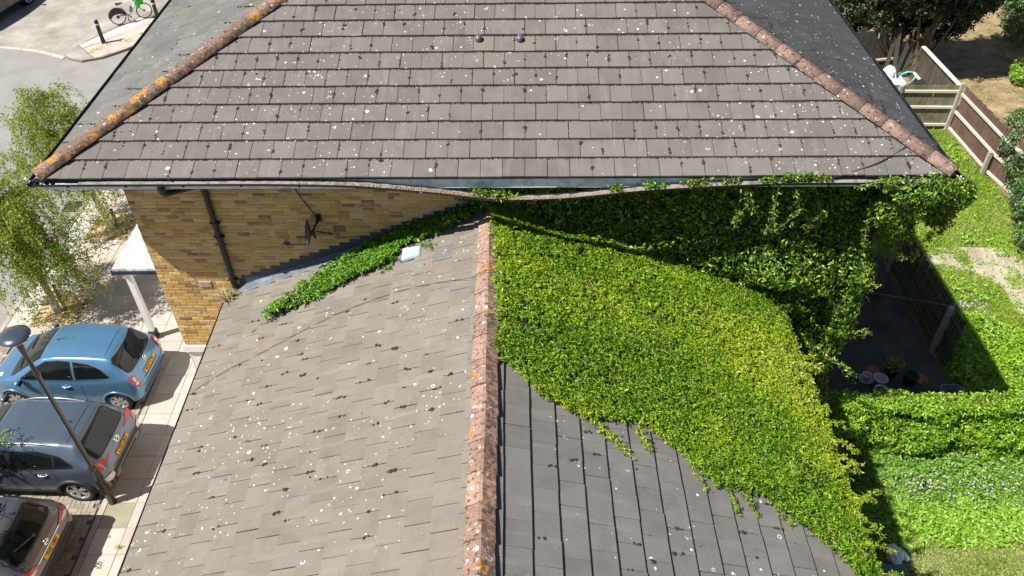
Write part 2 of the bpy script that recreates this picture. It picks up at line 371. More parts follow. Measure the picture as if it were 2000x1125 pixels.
M['bark'] = wood('brown bark', (.10, .075, .05), (.2, .16, .12), (.08, .09, .04), .4)
def birch():
    g = NG('white birch bark'); n = g.noise(9, 4, .65, vec=g.scalev(g.pos(), (1.2, 1.2, 3.4))); c = g.ramp(n, [(.38, (.06, .05, .045)), (.5, (.52, .5, .45)), (.62, (.74, .72, .68))])
    return g.done(g.bsdf(c, .8, 0, g.bump(n, .01), .2))
M['birch'] = birch()
M['twig'] = simple('pale twig', (.34, .25, .14), .85, var=.3)
M['vine'] = simple('vine stem', (.30, .20, .09), .85, var=.35)
def leafmat(name, stops, trans=.35, rough=.42, broad=None, spec=.45):
    g = NG(name); r = g.n('ShaderNodeNewGeometry').outputs['Random Per Island']
    if broad:
        b = g.step(g.noise(broad[0], 3), .38, .64); r = g.math('ADD', g.math('MULTIPLY', r, 1 - broad[1]), g.math('MULTIPLY', b, broad[1]))
    c = g.ramp(r, stops); d = g.bsdf(c, rough, 0, None, spec)
    t = g.n('ShaderNodeBsdfTranslucent'); g.L(g.mix(.35, c, (.30, .36, .02)), t.inputs[0])
    m = g.n('ShaderNodeMixShader'); m.inputs[0].default_value = trans; g.L(d, m.inputs[1]); g.L(t.outputs[0], m.inputs[2])
    return g.done(m.outputs[0])
M['creeper_roof'] = leafmat('roof creeper leaf', [(0, (.025, .08, .006)), (.2, (.10, .24, .01)), (.48, (.23, .40, .014)), (.8, (.44, .55, .025)), (.93, (.54, .52, .05)), (.97, (.66, .58, .28)), (1, (.78, .70, .45))], .38, .42, (.35, .36))
M['creeper_band'] = leafmat('band creeper leaf', [(0, (.03, .11, .008)), (.45, (.085, .27, .012)), (.8, (.16, .37, .016)), (1, (.34, .46, .05))], .35, .33)
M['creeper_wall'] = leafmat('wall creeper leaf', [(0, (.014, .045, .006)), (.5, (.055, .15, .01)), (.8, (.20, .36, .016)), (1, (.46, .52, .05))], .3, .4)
M['hedge'] = leafmat('hedge leaf', [(0, (.08, .22, .012)), (.5, (.25, .48, .025)), (.85, (.42, .62, .045)), (1, (.58, .68, .16))], .45, .33)
M['grass'] = leafmat('meadow grass blade', [(0, (.22, .38, .03)), (.5, (.40, .58, .07)), (.85, (.54, .66, .13)), (1, (.66, .64, .28))], .55, .5, (.5, .4))
M['lawn_dry'] = leafmat('dry short grass', [(0, (.26, .42, .07)), (.4, (.50, .58, .15)), (.75, (.68, .66, .28)), (1, (.76, .68, .42))], .5, .55, (.7, .4))
M['weeds'] = leafmat('broad weed leaf', [(0, (.12, .30, .02)), (.5, (.29, .54, .045)), (1, (.48, .64, .12))], .45, .38)
M['birch_leaf'] = leafmat('birch leaf', [(0, (.07, .14, .008)), (.5, (.22, .33, .02)), (.85, (.38, .48, .04)), (1, (.54, .58, .10))], .5, .45)
M['dark_leaf'] = leafmat('dark evergreen leaf', [(0, (.006, .012, .004)), (.65, (.015, .032, .008)), (.93, (.04, .075, .02)), (1, (.10, .16, .06))], .15, .45)
M['shrub_leaf'] = leafmat('blue green shrub leaf', [(0, (.03, .08, .025)), (.55, (.075, .17, .05)), (.9, (.16, .27, .09)), (1, (.36, .42, .2))], .25, .38)
M['robinia'] = leafmat('young robinia leaf', [(0, (.08, .18, .015)), (.5, (.20, .34, .03)), (1, (.36, .46, .08))], .45, .4)
M['runner'] = simple('bleached runner', (.34, .29, .10), .8, var=.4)
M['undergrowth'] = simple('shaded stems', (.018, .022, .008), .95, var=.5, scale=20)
M['geranium'] = leafmat('geranium leaf', [(0, (.07, .19, .02)), (.5, (.18, .37, .045)), (1, (.34, .50, .11))], .4, .4)
M['petal'] = simple('pale lilac petal', (.50, .38, .60), .6, var=.2)
M['straw_blade'] = leafmat('straw tuft', [(0, (.42, .33, .15)), (.8, (.66, .56, .34)), (1, (.45, .44, .2))], .3, .6)
M['bollard'] = simple('black bollard paint', (.012, .012, .013), .4)
M['band'] = simple('grey reflective band', (.5, .5, .5), .4)
M['lamp'] = simple('dark lamp paint', (.020, .020, .021), .34, var=.2, coat=.4)
M['lamp_top'] = simple('slate blue lamp disc', (.055, .07, .10), .3, .3, coat=.3)
M['grate'] = simple('drain iron', (.09, .09, .10), .6, .5)
M['terracotta'] = simple('terracotta pot', (.34, .12, .06), .85)
M['pot_white'] = simple('pale glazed pot', (.48, .52, .55), .4)
M['pot_dark'] = simple('black plant pot', (.015, .014, .014), .6)
M['tub'] = simple('translucent blue tub', (.16, .22, .29), .35)
M['bag'] = simple('white plastic bag', (.72, .76, .8), .4, var=.12, scale=14)
M['teal'] = simple('turquoise plastic', (.10, .42, .42), .4)
M['lid'] = dirty('grey green lid', (.09, .15, .14), (.2, .26, .24), .5, 5, .4)
M['cable'] = simple('black cable', (.02, .02, .02), .6)
M['rope'] = simple('pale line', (.34, .34, .33), .7)
# cars
def paint(name, c, metal=.55, rough=.28):
    g = NG(name); n = g.noise(400, 1, vec=g.obj()); col = g.mix(g.math('MULTIPLY', n, .25), c, tuple(min(1, x * 1.6) for x in c))
    return g.done(g.bsdf(col, rough, metal, None, .5, Coat_Weight=1., Coat_Roughness=.02))
M['blue'] = paint('metallic light blue paint', (.095, .225, .38), .5, .3)
M['grey'] = paint('metallic blue grey paint', (.105, .135, .18), .55, .3)
M['bronze'] = paint('metallic dark grey paint', (.088, .092, .10), .5, .3)
M['blackpaint'] = paint('black paint', (.01, .01, .012), .2, .25)
g = NG('tinted car glass'); M['glass'] = g.done(g.bsdf((.006, .008, .008), .015, 0, None, .5, IOR=1.52))
g = NG('clear light lens'); M['lens'] = g.done(g.bsdf((.62, .62, .6), .08, .2, None, .8))
g = NG('red light lens'); M['red'] = g.done(g.bsdf((.42, .008, .014), .1, 0, None, .8, Coat_Weight=.6))
M['trim'] = simple('black plastic trim', (.022, .022, .023), .55)
M['seal'] = simple('black rubber seal', (.008, .008, .008), .5)
M['chrome'] = simple('bright metal trim', (.75, .75, .75), .16, 1)
M['silver'] = simple('satin silver trim', (.34, .34, .34), .38, .8)
M['alloy'] = simple('alloy wheel metal', (.62, .63, .64), .25, .85)
M['tyre'] = simple('tyre rubber', (.018, .018, .018), .85)
M['liner'] = simple('wheel arch liner', (.004, .004, .004), .95)
M['plate'] = simple('yellow number plate', (.78, .40, .008), .4, var=.03)
M['ink'] = simple('black plate letter', (.012, .012, .012), .5)
M['seat_light'] = simple('pale seat fabric', (.4, .42, .42), .8)
M['bike_white'] = simple('white bike frame', (.78, .80, .82), .3, coat=.5)
M['bike_green'] = simple('green bike plastic', (.03, .46, .03), .4)
M['window_glass'] = M['glass']
# ------------------------------------------------------------ which pieces show largest (only decides what is a part and what is joined)
CPOS = Vector((0, 0, 14.6))
def scr(p):
    d = Vector(p) - CPOS; z = d.dot(CF)
    return (1000 + 1589 * d.dot(CX) / z, 562.5 + 1589 * d.dot(CD) / z) if z > .1 else None
def shown(pts, n=None):
    pts = [Vector(p) for p in pts]
    if n is not None and n.dot(CPOS - pts[0]) <= 0: return 0
    q = [scr(p) for p in pts]
    if any(k is None for k in q): return 0
    cx = sum(k[0] for k in q) / len(q); cy = sum(k[1] for k in q) / len(q)
    if not (-30 < cx < 2030 and -30 < cy < 1155): return 0
    return abs(sum(q[i][0] * q[(i + 1) % len(q)][1] - q[(i + 1) % len(q)][0] * q[i][1] for i in range(len(q)))) / 2
def split_pieces(items, limit, parent, name, many, bad=lambda it: False):
    """items: (size, matrix4, mesh, material, group). The largest become objects sharing mesh data; the rest are joined."""
    items.sort(key=lambda it: -it[0]); out = []; rest = {}; own = {}
    for k, (sz, mw, me, ma) in enumerate(items):
        if k < limit and sz > 0:
            kk = (me.name, ma.name)
            if kk not in own:
                m2 = me.copy(); m2.name = name; m2.materials.clear(); m2.materials.append(ma); own[kk] = (m2, '_cut' in me.name)
            me = own[kk][0]
            o = bpy.data.objects.new(name, me); COL.objects.link(o); o.parent = parent
            o.matrix_parent_inverse = root_matrix(parent).inverted(); o.matrix_basis = mw; out.append(o)
        else: rest.setdefault(ma.name, []).append((mw, me, ma))
    for o in out: o['whole'] = not any(m2 is o.data and c for m2, c in own.values())
    for ma, L in rest.items():
        V = []; F = []
        for mw, me, m_ in L:
            b = len(V); V += [mw @ v.co for v in me.vertices]; F += [tuple(i + b for i in p.vertices) for p in me.polygons]
        me = bpy.data.meshes.new(many); me.from_pydata(V, [], F); wlink(many, me, parent, L[0][2], 'stuff')
    return out

# ------------------------------------------------------------ roof tiles
GAUGE, TW, TL = .355, .343, .43
def tile_mesh(w=TW - .009, L=TL):
    prof = [(0, .024), (0, .059), (.005, .065), (L, .02), (L, 0)]; h = w / 2
    V = [(-h, y, z) for y, z in prof] + [(h, y, z) for y, z in prof]; n = 5
    F = [(4, 3, 2, 1, 0), (5, 6, 7, 8, 9)] + [(i, (i + 1) % n, n + (i + 1) % n, n + i) for i in range(n)]
    F = [tuple(reversed(f)) for f in F]
    me = bpy.data.meshes.new('roof_tile'); me.from_pydata(V, [], F); return me
def m4(o, u, v, n): return Matrix(((u.x, v.x, n.x, o.x), (u.y, v.y, n.y, o.y), (u.z, v.z, n.z, o.z), (0, 0, 0, 1)))
def clip_mesh(me, mw, planes):
    bm = bmesh.new(); bm.from_mesh(me); bm.transform(mw)
    for co, no in planes:
        g_ = bm.verts[:] + bm.edges[:] + bm.faces[:]
        if not g_: break
        r = bmesh.ops.bisect_plane(bm, geom=g_, plane_co=co, plane_no=no, clear_outer=True)
        ed = [e for e in r['geom_cut'] if isinstance(e, bmesh.types.BMEdge)]
        if ed: bmesh.ops.edgeloop_fill(bm, edges=ed)
    if not bm.faces: bm.free(); return None
    out = bpy.data.meshes.new('roof_tile'); bm.to_mesh(out); bm.free(); return out
class Face:
    def __init__(s, P0, u, pitch, length, slope, mat, clips=(), seed=1, hide=None):
        s.P0 = Vector(P0); s.u = Vector(u).normalized(); s.n = None; h = Vector((0, 0, 1)).cross(s.u)   # into the roof
        s.v = (h * cos(pitch) + Vector((0, 0, 1)) * sin(pitch)).normalized(); s.n = s.u.cross(s.v); s.len = length; s.slope = slope; s.mat = mat
        s.clips = clips; s.rng = random.Random(seed); s.hide = hide
    def at(s, a, b, h=0): return s.P0 + s.u * a + s.v * b + s.n * h
    def tiles(s, shared):
        rows = int(math.ceil(s.slope / GAUGE)); cols = int(s.len / TW) + 2; out = []; s.cells = []
        for r in range(rows):
            off = (-.5 if r % 2 else 0) * TW
            for c in range(cols):
                x = off + (c + .5) * TW; y = r * GAUGE
                if x < -TW or x > s.len + TW: continue
                a = s.rng.gauss(0, .0035); du = s.rng.gauss(0, .0022); dv = s.rng.gauss(0, .003); dz = abs(s.rng.gauss(0, .0018)); tl = s.rng.gauss(0, .004)
                u = s.u * cos(a) + s.v * sin(a); v = s.v * cos(a) - s.u * sin(a); v = (v + s.n * tl).normalized(); n = u.cross(v).normalized()
                o = s.at(x + du, y + dv, dz); mw = m4(o, u, v, n); L = min(TL, s.slope - y)
                cor = [mw @ Vector(p) for p in ((-TW / 2, 0, .05), (TW / 2, 0, .05), (TW / 2, TL, .02), (-TW / 2, TL, .02))]
                me = shared; m_ = mw; vis = [mw @ Vector(p) for p in ((-TW / 2, 0, .05), (TW / 2, 0, .05), (TW / 2, GAUGE, .02), (-TW / 2, GAUGE, .02))]
                bad = False; cut = False
                for co, no in s.clips:
                    d = [(q - co).dot(no) for q in cor]
                    if min(d) > -.01: bad = True
                    elif max(d) > 0: cut = True
                if bad: continue
                if L < TL - .02: cut = True; extra = [(s.at(0, s.slope), s.v)]
                else: extra = []
                if cut:
                    me = clip_mesh(shared, mw, list(s.clips) + extra); m_ = Matrix.Identity(4)
                    if me is None: continue
                    me.name = 'roof_tile_cut'
                sz = shown(vis, s.n) * (.7 if cut else 1)
                if s.hide and s.hide(mw @ Vector((0, GAUGE / 2, .04))): sz *= .001
                out.append((sz, m_, me, s.mat)); s.cells.append((r, x, y, mw, cut, sz))
        return out

EZ = 7.57; A = Vector((-7.41, 10.56, EZ)); B = Vector((6.62, 10.31, EZ)); PITCH = R(22.5); YB = 24.6
BACKL = Vector((-7.41, YB + .25, EZ)); BACKR = Vector((6.62, YB, EZ)); UF = (B - A).normalized()
def wally(x): return 11.10 - .018 * x
house = thing('house', (-.4, 17.5, 0), 'yellow brick house with a grey tiled hipped roof above the creeper covered lower roof', 'house', 'houses')
def hipplane(c, n1, n2):      # vertical plane through a hip; normal points out of the face whose plan normal is n1
    d = Vector((n2[0] - n1[0], n2[1] - n1[1], 0)).normalized(); return (c, d)
nF = Vector((UF.y, -UF.x, 0)); nL = Vector((-1, 0, 0)); nR = Vector((1, 0, 0)); nB = Vector((.018, 1, 0)).normalized()
HW = 7.0; SL = HW / cos(PITCH)
tile = tile_mesh(); tile_tight = tile_mesh(TW - .004); tile_tight.name = 'roof_tile_close'
f_front = Face(A, UF, PITCH, (B - A).length, SL, M['tile_front'], [hipplane(A, nF, nL), hipplane(B, nF, nR)], 1)
f_left = Face(BACKL, (0, -1, 0), PITCH, BACKL.y - A.y, SL, M['tile_left'], [hipplane(A, nL, nF), hipplane(BACKL, nL, nB)], 2)
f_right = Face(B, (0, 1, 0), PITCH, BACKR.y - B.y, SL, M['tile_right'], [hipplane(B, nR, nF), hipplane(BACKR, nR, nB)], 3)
f_back = Face(BACKR, BACKL - BACKR, PITCH, (BACKL - BACKR).length, SL, M['tile_left'], [hipplane(BACKL, nB, nL), hipplane(BACKR, nB, nR)], 4)
# underlay shell: the roof part that carries the tiles
RZ = EZ + HW * tan(PITCH); P1 = Vector((-.4, A.y + HW, RZ)); P2 = Vector((-.4, YB - HW + .1, RZ))
mb = MB(); mb.quad(A, B, P1); mb.quad(B, BACKR, P2, P1); mb.quad(BACKR, BACKL, P2); mb.quad(BACKL, A, P1, P2)
roof = mb.build('roof', M['underlay'], house)
its = []
for f in (f_front, f_left, f_right, f_back): its += f.tiles(tile if f is f_front else tile_tight)
tobs = split_pieces(its, 300, roof, 'roof_tile', 'roof_tiles')
# the two brown replacement tiles with vent caps
tile_new = tile_mesh(); tile_new.materials.append(M['newtile'])
for px in ((-.60, 12.88), (.08, 12.86)):
    best = min((o for o in tobs if o['whole']), key=lambda o: (o.matrix_basis @ Vector((0, .17, .04)) - Vector((px[0], px[1], EZ + .0 + (px[1] - 10.43) * tan(PITCH)))).length)
    best.data = tile_new; best['label'] = 'brown replacement tile with a vent cap'
    mw = best.matrix_basis; q = MB()
    prof = [(.0, .0), (.055, .0), (.058, .05), (.05, .085), (.03, .098), (0, .1)]
    q.lathe(prof, 14, m=Matrix(((1, 0, 0), (0, 1.3, 0), (0, 0, 1))))
    o = q.local('vent_cap', M['vent'], roof); o.matrix_parent_inverse = root_matrix(roof).inverted()
    o.matrix_basis = mw @ Matrix.Translation((-.09 if px[0] < -.3 else -.085, .26, .03))
# moss: pads on the open joints, crumbs along every course line
def moss(face, parent, name, px_lo, joint=.75, crumbs=9, big=.12, rng=random.Random(5)):
    P = []; r_ = []; N = []
    for r, x, y, mw, cut, sz in face.cells:
        if sz < px_lo: continue
        c = mw @ Vector((0, .17, .03)); wet = .25 + (.5 * min(1.6, abs(c.x + .4) / 3) if face.n.y < -.1 else .5) + .9 * abs(vnoise(np.array([[c.x * .33 + 9, c.y * .4]]), 8)[0])
        if rng.random() < joint:
            k = rng.randint(5, 13); xx = TW / 2
            for i in range(k):
                yy = rng.uniform(.01, GAUGE - .03); R0 = rng.uniform(.005, .012) * min(wet, 1.4)
                P.append(mw @ Vector((xx + rng.gauss(0, .002), yy, .055 - .035 * yy / TL))); r_.append(R0); N.append(face.n)
            if rng.random() < big * wet:
                y0 = rng.uniform(.05, GAUGE - .08)
                for i in range(rng.randint(2, 5)):
                    P.append(mw @ Vector((xx + rng.gauss(0, .008), y0 + rng.gauss(0, .035), .055 - .035 * y0 / TL))); r_.append(rng.uniform(.016, .04)); N.append(face.n)
        if rng.random() < .05:
            P.append(mw @ Vector((rng.uniform(-.13, .13), rng.uniform(.04, .3), .042))); r_.append(rng.uniform(.01, .026)); N.append(face.n)
        for i in range(crumbs):
            P.append(mw @ Vector((rng.uniform(-TW / 2, TW / 2), GAUGE - rng.uniform(0, .016), .027))); r_.append(rng.uniform(.007, .018)); N.append(face.n)
    if P: blobs(name, P, r_, .55, M['moss_dark'], parent, N, n=6)
moss(f_front, roof, 'moss', 200, 1, 24, .5); moss(f_right, roof, 'moss', 120, .8, 3, .05); moss(f_left, roof, 'moss', 200, .15, 0, .02)
# hip tiles
def hip_mesh(L=.46, r0=.128, r1=.122, n=7, sag=.55):
    V = []; F = []
    for y, r in ((0, r0), (L, r1)):
        for k in range(n + 1):
            w = pi * (-.02 + 1.04 * k / n); V.append((r * 1.12 * cos(w), y, r * .86 * sin(w) - .02))
    for k in range(n + 1): w = pi * (-.02 + 1.04 * k / n); V.append(((r0 - .02) * 1.12 * cos(w), 0, (r0 - .02) * .86 * sin(w) - .02))
    for k in range(n):
        F.append((k + 1, k, n + 1 + k, n + 2 + k)); F.append((k, k + 1, 2 * n + 3 + k, 2 * n + 2 + k))
    me = bpy.data.meshes.new('hip_tile'); me.from_pydata(V, [], F)
    for p in me.polygons[:]: p.use_smooth = p.index % 2 == 0
    return me
def ridge_run(P, Q, me, mat, parent, name, step=.42, z=.085, rng=random.Random(2), drop=0):
    P = Vector(P); Q = Vector(Q); d = (Q - P).normalized(); side = d.cross(Vector((0, 0, 1))).normalized(); up = side.cross(d); k = int((Q - P).length / step); out = []
    me = me.copy(); me.materials.clear(); me.materials.append(mat)
    for i in range(k):
        o = bpy.data.objects.new(name, me); COL.objects.link(o); o.parent = parent; o.matrix_parent_inverse = root_matrix(parent).inverted()
        a = rng.gauss(0, .008); s2 = side * cos(a) + d * sin(a); d2 = up.cross(s2)
        o.matrix_basis = m4(P + d * (i * step) + up * (z + .006 + rng.uniform(0, .008)) + side * rng.gauss(0, .004), s2, d2.normalized() if d2.dot(d) > 0 else -d2.normalized(), up) @ Matrix.Rotation(-.014, 4, 'X'); out.append(o)
    mb = MB(); mb.tube([P + up * (z - .07 - drop), Q + up * (z - .07 - drop)], .085, 8); mb.build('bedding', M['bedding'], parent)
    return out
hm = hip_mesh()
ridge_run(A + Vector((.02, .02, .0)), P1, hm, M['ridge_orange'], roof, 'hip_tile')
ridge_run(B + Vector((-.02, .02, .0)), P1, hm, M['ridge_red'], roof, 'hip_tile')
ridge_run(P2, P1, hm, M['ridge_red'], roof, 'ridge_tile')
ridge_run(BACKL, P2, hm, M['ridge_red'], roof, 'hip_tile'); ridge_run(BACKR, P2, hm, M['ridge_red'], roof, 'hip_tile')
# hip irons: small curled hooks at the feet of the two front hips
for c, sx in ((A, -1), (B, 1)):
    q = MB(); d = Vector((sx * .7, -.7, 0)); pts = [c + Vector((0, 0, .06)), c + d * .08 + Vector((0, 0, .03))]
    for k in range(7): w = -1.2 + k * .75; pts.append(c + d * (.14 + .045 * sin(w)) + Vector((0, 0, .075 - .045 * cos(w))))
    q.tube(pts, .011, 6); q.build('hip_iron', M['steel'], roof)
# fascia, soffit, walls
mb = MB(); off = Vector((0, .045, 0))
def strip(P, Q, z0, z1, dep, inw): # thin board along an edge
    d = (Q - P).normalized(); n = Vector((0, 0, 1)).cross(d) * inw; a = P + n * dep; b = Q + n * dep; t = n * .02
    V = [a + Vector((0, 0, z0)), b + Vector((0, 0, z0)), b + Vector((0, 0, z1)), a + Vector((0, 0, z1))]; V += [p + t for p in V]
    return V, [(0, 1, 2, 3), (7, 6, 5, 4), (0, 4, 5, 1), (3, 2, 6, 7), (0, 3, 7, 4), (1, 5, 6, 2)]
for P, Q in ((A, B), (B, BACKR), (BACKR, BACKL), (BACKL, A)): mb.add(*strip(P, Q, -.2, .0, .05, 1))
mb.build('fascia', M['fascia'], house)
mb = MB(); z = EZ - .2; mb.quad(*[p + Vector((sx * .05, sy * .05, -.19)) for p, sx, sy in ((A, 1, 1), (BACKL, 1, -1), (BACKR, -1, -1), (B, -1, 1))]); mb.build('soffit', M['black'], house)
XW0, XW1, YW1 = -6.53, 5.75, 23.7; ZC = 3.26
WC = [Vector((XW0, wally(XW0), 0)), Vector((XW1, wally(XW1), 0)), Vector((XW1, YW1, 0)), Vector((XW0, YW1, 0))]
for i, nm in enumerate(('front_wall', 'side_wall', 'back_wall', 'side_wall')):
    P, Q = WC[i], WC[(i + 1) % 4]; mb = MB(); mb.add(*strip(P, Q, ZC, EZ - .2, -.0075 if i == 0 else 0, 1))
    w = mb.build(nm, M['mortar'] if i == 0 else M['brickwall'], house)
    if i == 0: fwall = w
mb = MB()
for i in range(4): mb.add(*strip(WC[i], WC[(i + 1) % 4], 0, ZC - .16, .004, 1))
mb.build('rendered_base', M['white'], house)
mb = MB(); d = UF
for x0, x1 in ((XW0 - .05, XW0 + .42), (XW0 + .425, XW0 + 1.3), (XW0 + 1.305, XW0 + 2.2)):
    mb.box(((x0 + x1) / 2, wally((x0 + x1) / 2) + .05, ZC - .08), (x1 - x0, .2, .155), rotz(-.018), .008)
mb.box((XW0 + .05, (wally(XW0) + YW1) / 2 + .1, ZC - .08), (.2, YW1 - wally(XW0), .15), None, .008)
mb.build('plinth_course', M['white'], house)
# bricks of the front wall that can be seen left of the lower roof
WR, WZ, WE, WEZ = -.45, 6.55, -5.3, 4.63; WP = math.atan((WZ - WEZ) / (WR - WE))
def slope_x(z): return WR - (WZ - z) / tan(WP)
def brick_mesh(L):
    q = MB(); q.box((0, 0, 0), (L, .03, .063)); me = q.mesh('brick'); bm = bmesh.new(); bm.from_mesh(me)
    bmesh.ops.bevel(bm, geom=[e for e in bm.edges if all(v.co.y < 0 for v in e.verts)], offset=.004, segments=1, affect='EDGES'); bm.to_mesh(me); bm.free(); return me
bfull, bhalf = brick_mesh(.215), brick_mesh(.1025); its = []; rb = random.Random(11)
course = 0; z = ZC + .04
while z < EZ - .25:
    x = XW0 + (.0 if course % 2 else -.1125 + .1125); first = True
    while x < min(-.3, max(slope_x(z + .1) + .5, -5.0)):
        L = .215
        if first and course % 2: L = .1025
        elif rb.random() < .10: L = .1025
        first = False; xc = x + L / 2
        y = wally(xc) + rb.uniform(-.0035, .003); me = bfull if L > .2 else bhalf
        mw = Matrix.Translation((xc, y, z + rb.gauss(0, .0012))) @ Matrix.Rotation(-.018 + rb.gauss(0, .004), 4, 'Z') @ Matrix.Rotation(rb.gauss(0, .005), 4, 'Y')
        h = [Vector((xc - L / 2, y, z - .032)), Vector((xc + L / 2, y, z - .032)), Vector((xc + L / 2, y, z + .032)), Vector((xc - L / 2, y, z + .032))]
        sz = shown(h) if z < 7.02 and xc < slope_x(z) else 0
        its.append((sz, mw, me, M['brick'])); x += L + .01
    z += .075; course += 1
split_pieces(its, 300, fwall, 'brick', 'bricks')
# air grille
q = MB(); gx, gz = -5.70, 4.86; gy = wally(gx) - .022
q.box((gx, gy, gz), (.225, .012, .14), None, .003)
for k in range(6): q.box((gx, gy - .01, gz - .052 + k * .021), (.2, .012, .007))
q.build('air_grille', simple('clay air grille', (.42, .33, .22), .8), house)
# stepped flashing and lead apron
q = MB(); zc = ZC + .04 - .0375; k = 0
while zc < 7.0:
    x1 = slope_x(zc) + .02; x0 = max(x1 - .62, -5.06)
    if x1 > WE - .2 and x0 < -.6:
        xm = (x0 + x1) / 2; q.box((xm, wally(xm) - .022, zc + .0375), (x1 - x0, .006, .0745), rotz(-.018))
    zc += .075
q.build('stepped_flashing', M['lead_dark'], house)
q = MB(); V = []; F = []; n = 70; rl = random.Random(4)
for i in range(n + 1):
    x = WE - .15 + (WR - WE) * i / n; zz = WZ - (WR - x) * tan(WP); j = (i // 9) % 2 * .006; wv = .012 * sin(i * 1.3) + rl.uniform(-.006, .006)
    for dy, dz in ((-.19 + wv * .6, .06), (-.165 + wv * .6, .07 + j), (-.09, .082 + wv * .5 + j), (-.035, .10 + wv * .4 + j), (-.03, .12)):
        V.append((x, wally(x) + dy, zz + dz))
for i in range(n):
    for k in range(4): F.append((i * 5 + k, (i + 1) * 5 + k, (i + 1) * 5 + k + 1, i * 5 + k + 1))
q.add(V, F); q.build('lead_apron', M['lead'], house)
# sagging gutter
SX = [-7.6, -4, -3.2, -2.4, -1.24, -.23, .72, 1.89, 3.05, 4.2, 6.8]; SZ = [0, 0, -.01, -.03, -.12, -.225, -.205, -.105, -.05, -.015, -.02]
xs = np.linspace(-7.46, 6.7, 190); sag = 1.25 * np.interp(xs, SX, SZ); ker = np.hanning(15); ker /= ker.sum(); sag = np.convolve(np.pad(sag, 7, 'edge'), ker, 'valid')
def gut(i): x = xs[i]; return Vector((x, A.y + (x - A.x) * UF.y / UF.x - .035 + sag[i] * .22, EZ - .005 + sag[i]))
def gutter_sweep(pts, outs, parent, r=.072, name='gutter', tilt=None):
    q = MB(); V = []; F = []; n = 9; prof = []
    for k in range(n): w = pi + pi * k / (n - 1); prof.append((r * cos(w), r * sin(w) * 1.05))
    prof = [(-r - .008, .006), (-r - .008, -.004)] + prof + [(r, 0)]
    prof = prof + [(p[0] * .93, p[1] * .93 + .001) for p in reversed(prof[2:-1])]; m_ = len(prof)
    for i, (p, o) in enumerate(zip(pts, outs)):
        for a, b in prof: V.append(p + o * (-a) + Vector((0, 0, b)) + (o * 0))
    for i in range(len(pts) - 1):
        for k in range(m_): F.append((i * m_ + k, i * m_ + (k + 1) % m_, (i + 1) * m_ + (k + 1) % m_, (i + 1) * m_ + k))
    F += [tuple(range(m_)), tuple(range((len(pts) - 1) * m_ + m_ - 1, (len(pts) - 1) * m_ - 1, -1))]
    q.add(V, F); return q.build(name, M['black'], parent)
gp = [gut(i) for i in range(len(xs))]; gutter = gutter_sweep(gp, [Vector((0, -1, 0))] * len(gp), house)
q = MB(); V = []; F = []
for i, p in enumerate(gp):
    if xs[i] < -6.85: continue
    for dy in (-.066, -.03, .025, .062): V.append(p + Vector((0, dy, -.02 + .006 * sin(i * 1.7 + dy * 60))))
for i in range(len(V) // 4 - 1):
    for k in range(3): F.append((i * 4 + k, (i + 1) * 4 + k, (i + 1) * 4 + k + 1, i * 4 + k + 1))
q.add(V, F, True); q.build('gutter_silt', M['silt'], gutter)
P = []; rr = []
for k in range(2000):
    x = random.uniform(-4.2, 3.2); w = math.exp(-((x + .4) / 1.7) ** 2)
    if random.random() > w + .03: continue
    i = int(np.searchsorted(xs, x)); p = gp[i]; P.append(p + Vector((random.uniform(0, .07), random.uniform(-.066, .03), -.018))); rr.append(random.uniform(.006, .02))
blobs('gutter_debris', P, rr, .8, M['debris'], gutter, n=6)
for x in np.arange(-7, 6.6, .9):     # gutter brackets
    i = int(np.searchsorted(xs, x)); p = gp[i]; q = MB(); q.tube([p + Vector((0, .06, .0))] + [p + Vector((0, .079 * cos(w), .079 * sin(w) * 1.05)) for w in np.linspace(0, -pi, 7)], .012, 6); q.build('gutter_bracket', M['black'], gutter)
gutter_sweep([B + Vector((.085, t, -.02)) for t in np.linspace(-.05, 14.2, 4)], [Vector((1, 0, 0))] * 4, house)
gutter_sweep([A + Vector((-.10, t, -.02)) for t in np.linspace(-.05, 14.2, 4)], [Vector((-1, 0, 0))] * 4, house)
# downpipe with swan neck
gx = -5.52; yw = wally(-5.15); q = MB(); p0 = Vector((gx, gut(26).y, EZ - .1))
q.tube([p0 + Vector((0, 0, .06)), p0 + Vector((0, 0, -.06))], .045, 12); q.tube([p0 + Vector((0, 0, -.02)), p0 + Vector((0, 0, -.10)), p0 + Vector((.02, .03, -.15)), p0 + Vector((.06, .12, -.19))], [.058, .058, .062, .055], 12)
b = Vector((-5.15, yw - .075, EZ - .52)); q.tube([p0 + Vector((.03, .06, -.17)), b + Vector((-.02, -.05, .05)), b + Vector((0, 0, -.02))], .048, 12)
q.tube([b + Vector((0, 0, .06)), b + Vector((0, 0, -.1))], .058, 12); q.tube([b, Vector((b.x, b.y, 4.2))], .048, 12)
dp = q.build('downpipe', M['black'], house)
for zz in (6.28, 5.98, 5.0):
    q = MB(); q.tube([Vector((b.x, b.y, zz + .035)), Vector((b.x, b.y, zz - .035))], .058, 12)
    for s in (-1, 1): q.box((b.x + s * .06, b.y + .03, zz), (.05, .05, .03)); q.tube([Vector((b.x + s * .08, b.y + .05, zz)), Vector((b.x + s * .08, b.y - .03, zz + .01))], .009, 5)
    q.build('pipe_bracket', M['black'], dp)
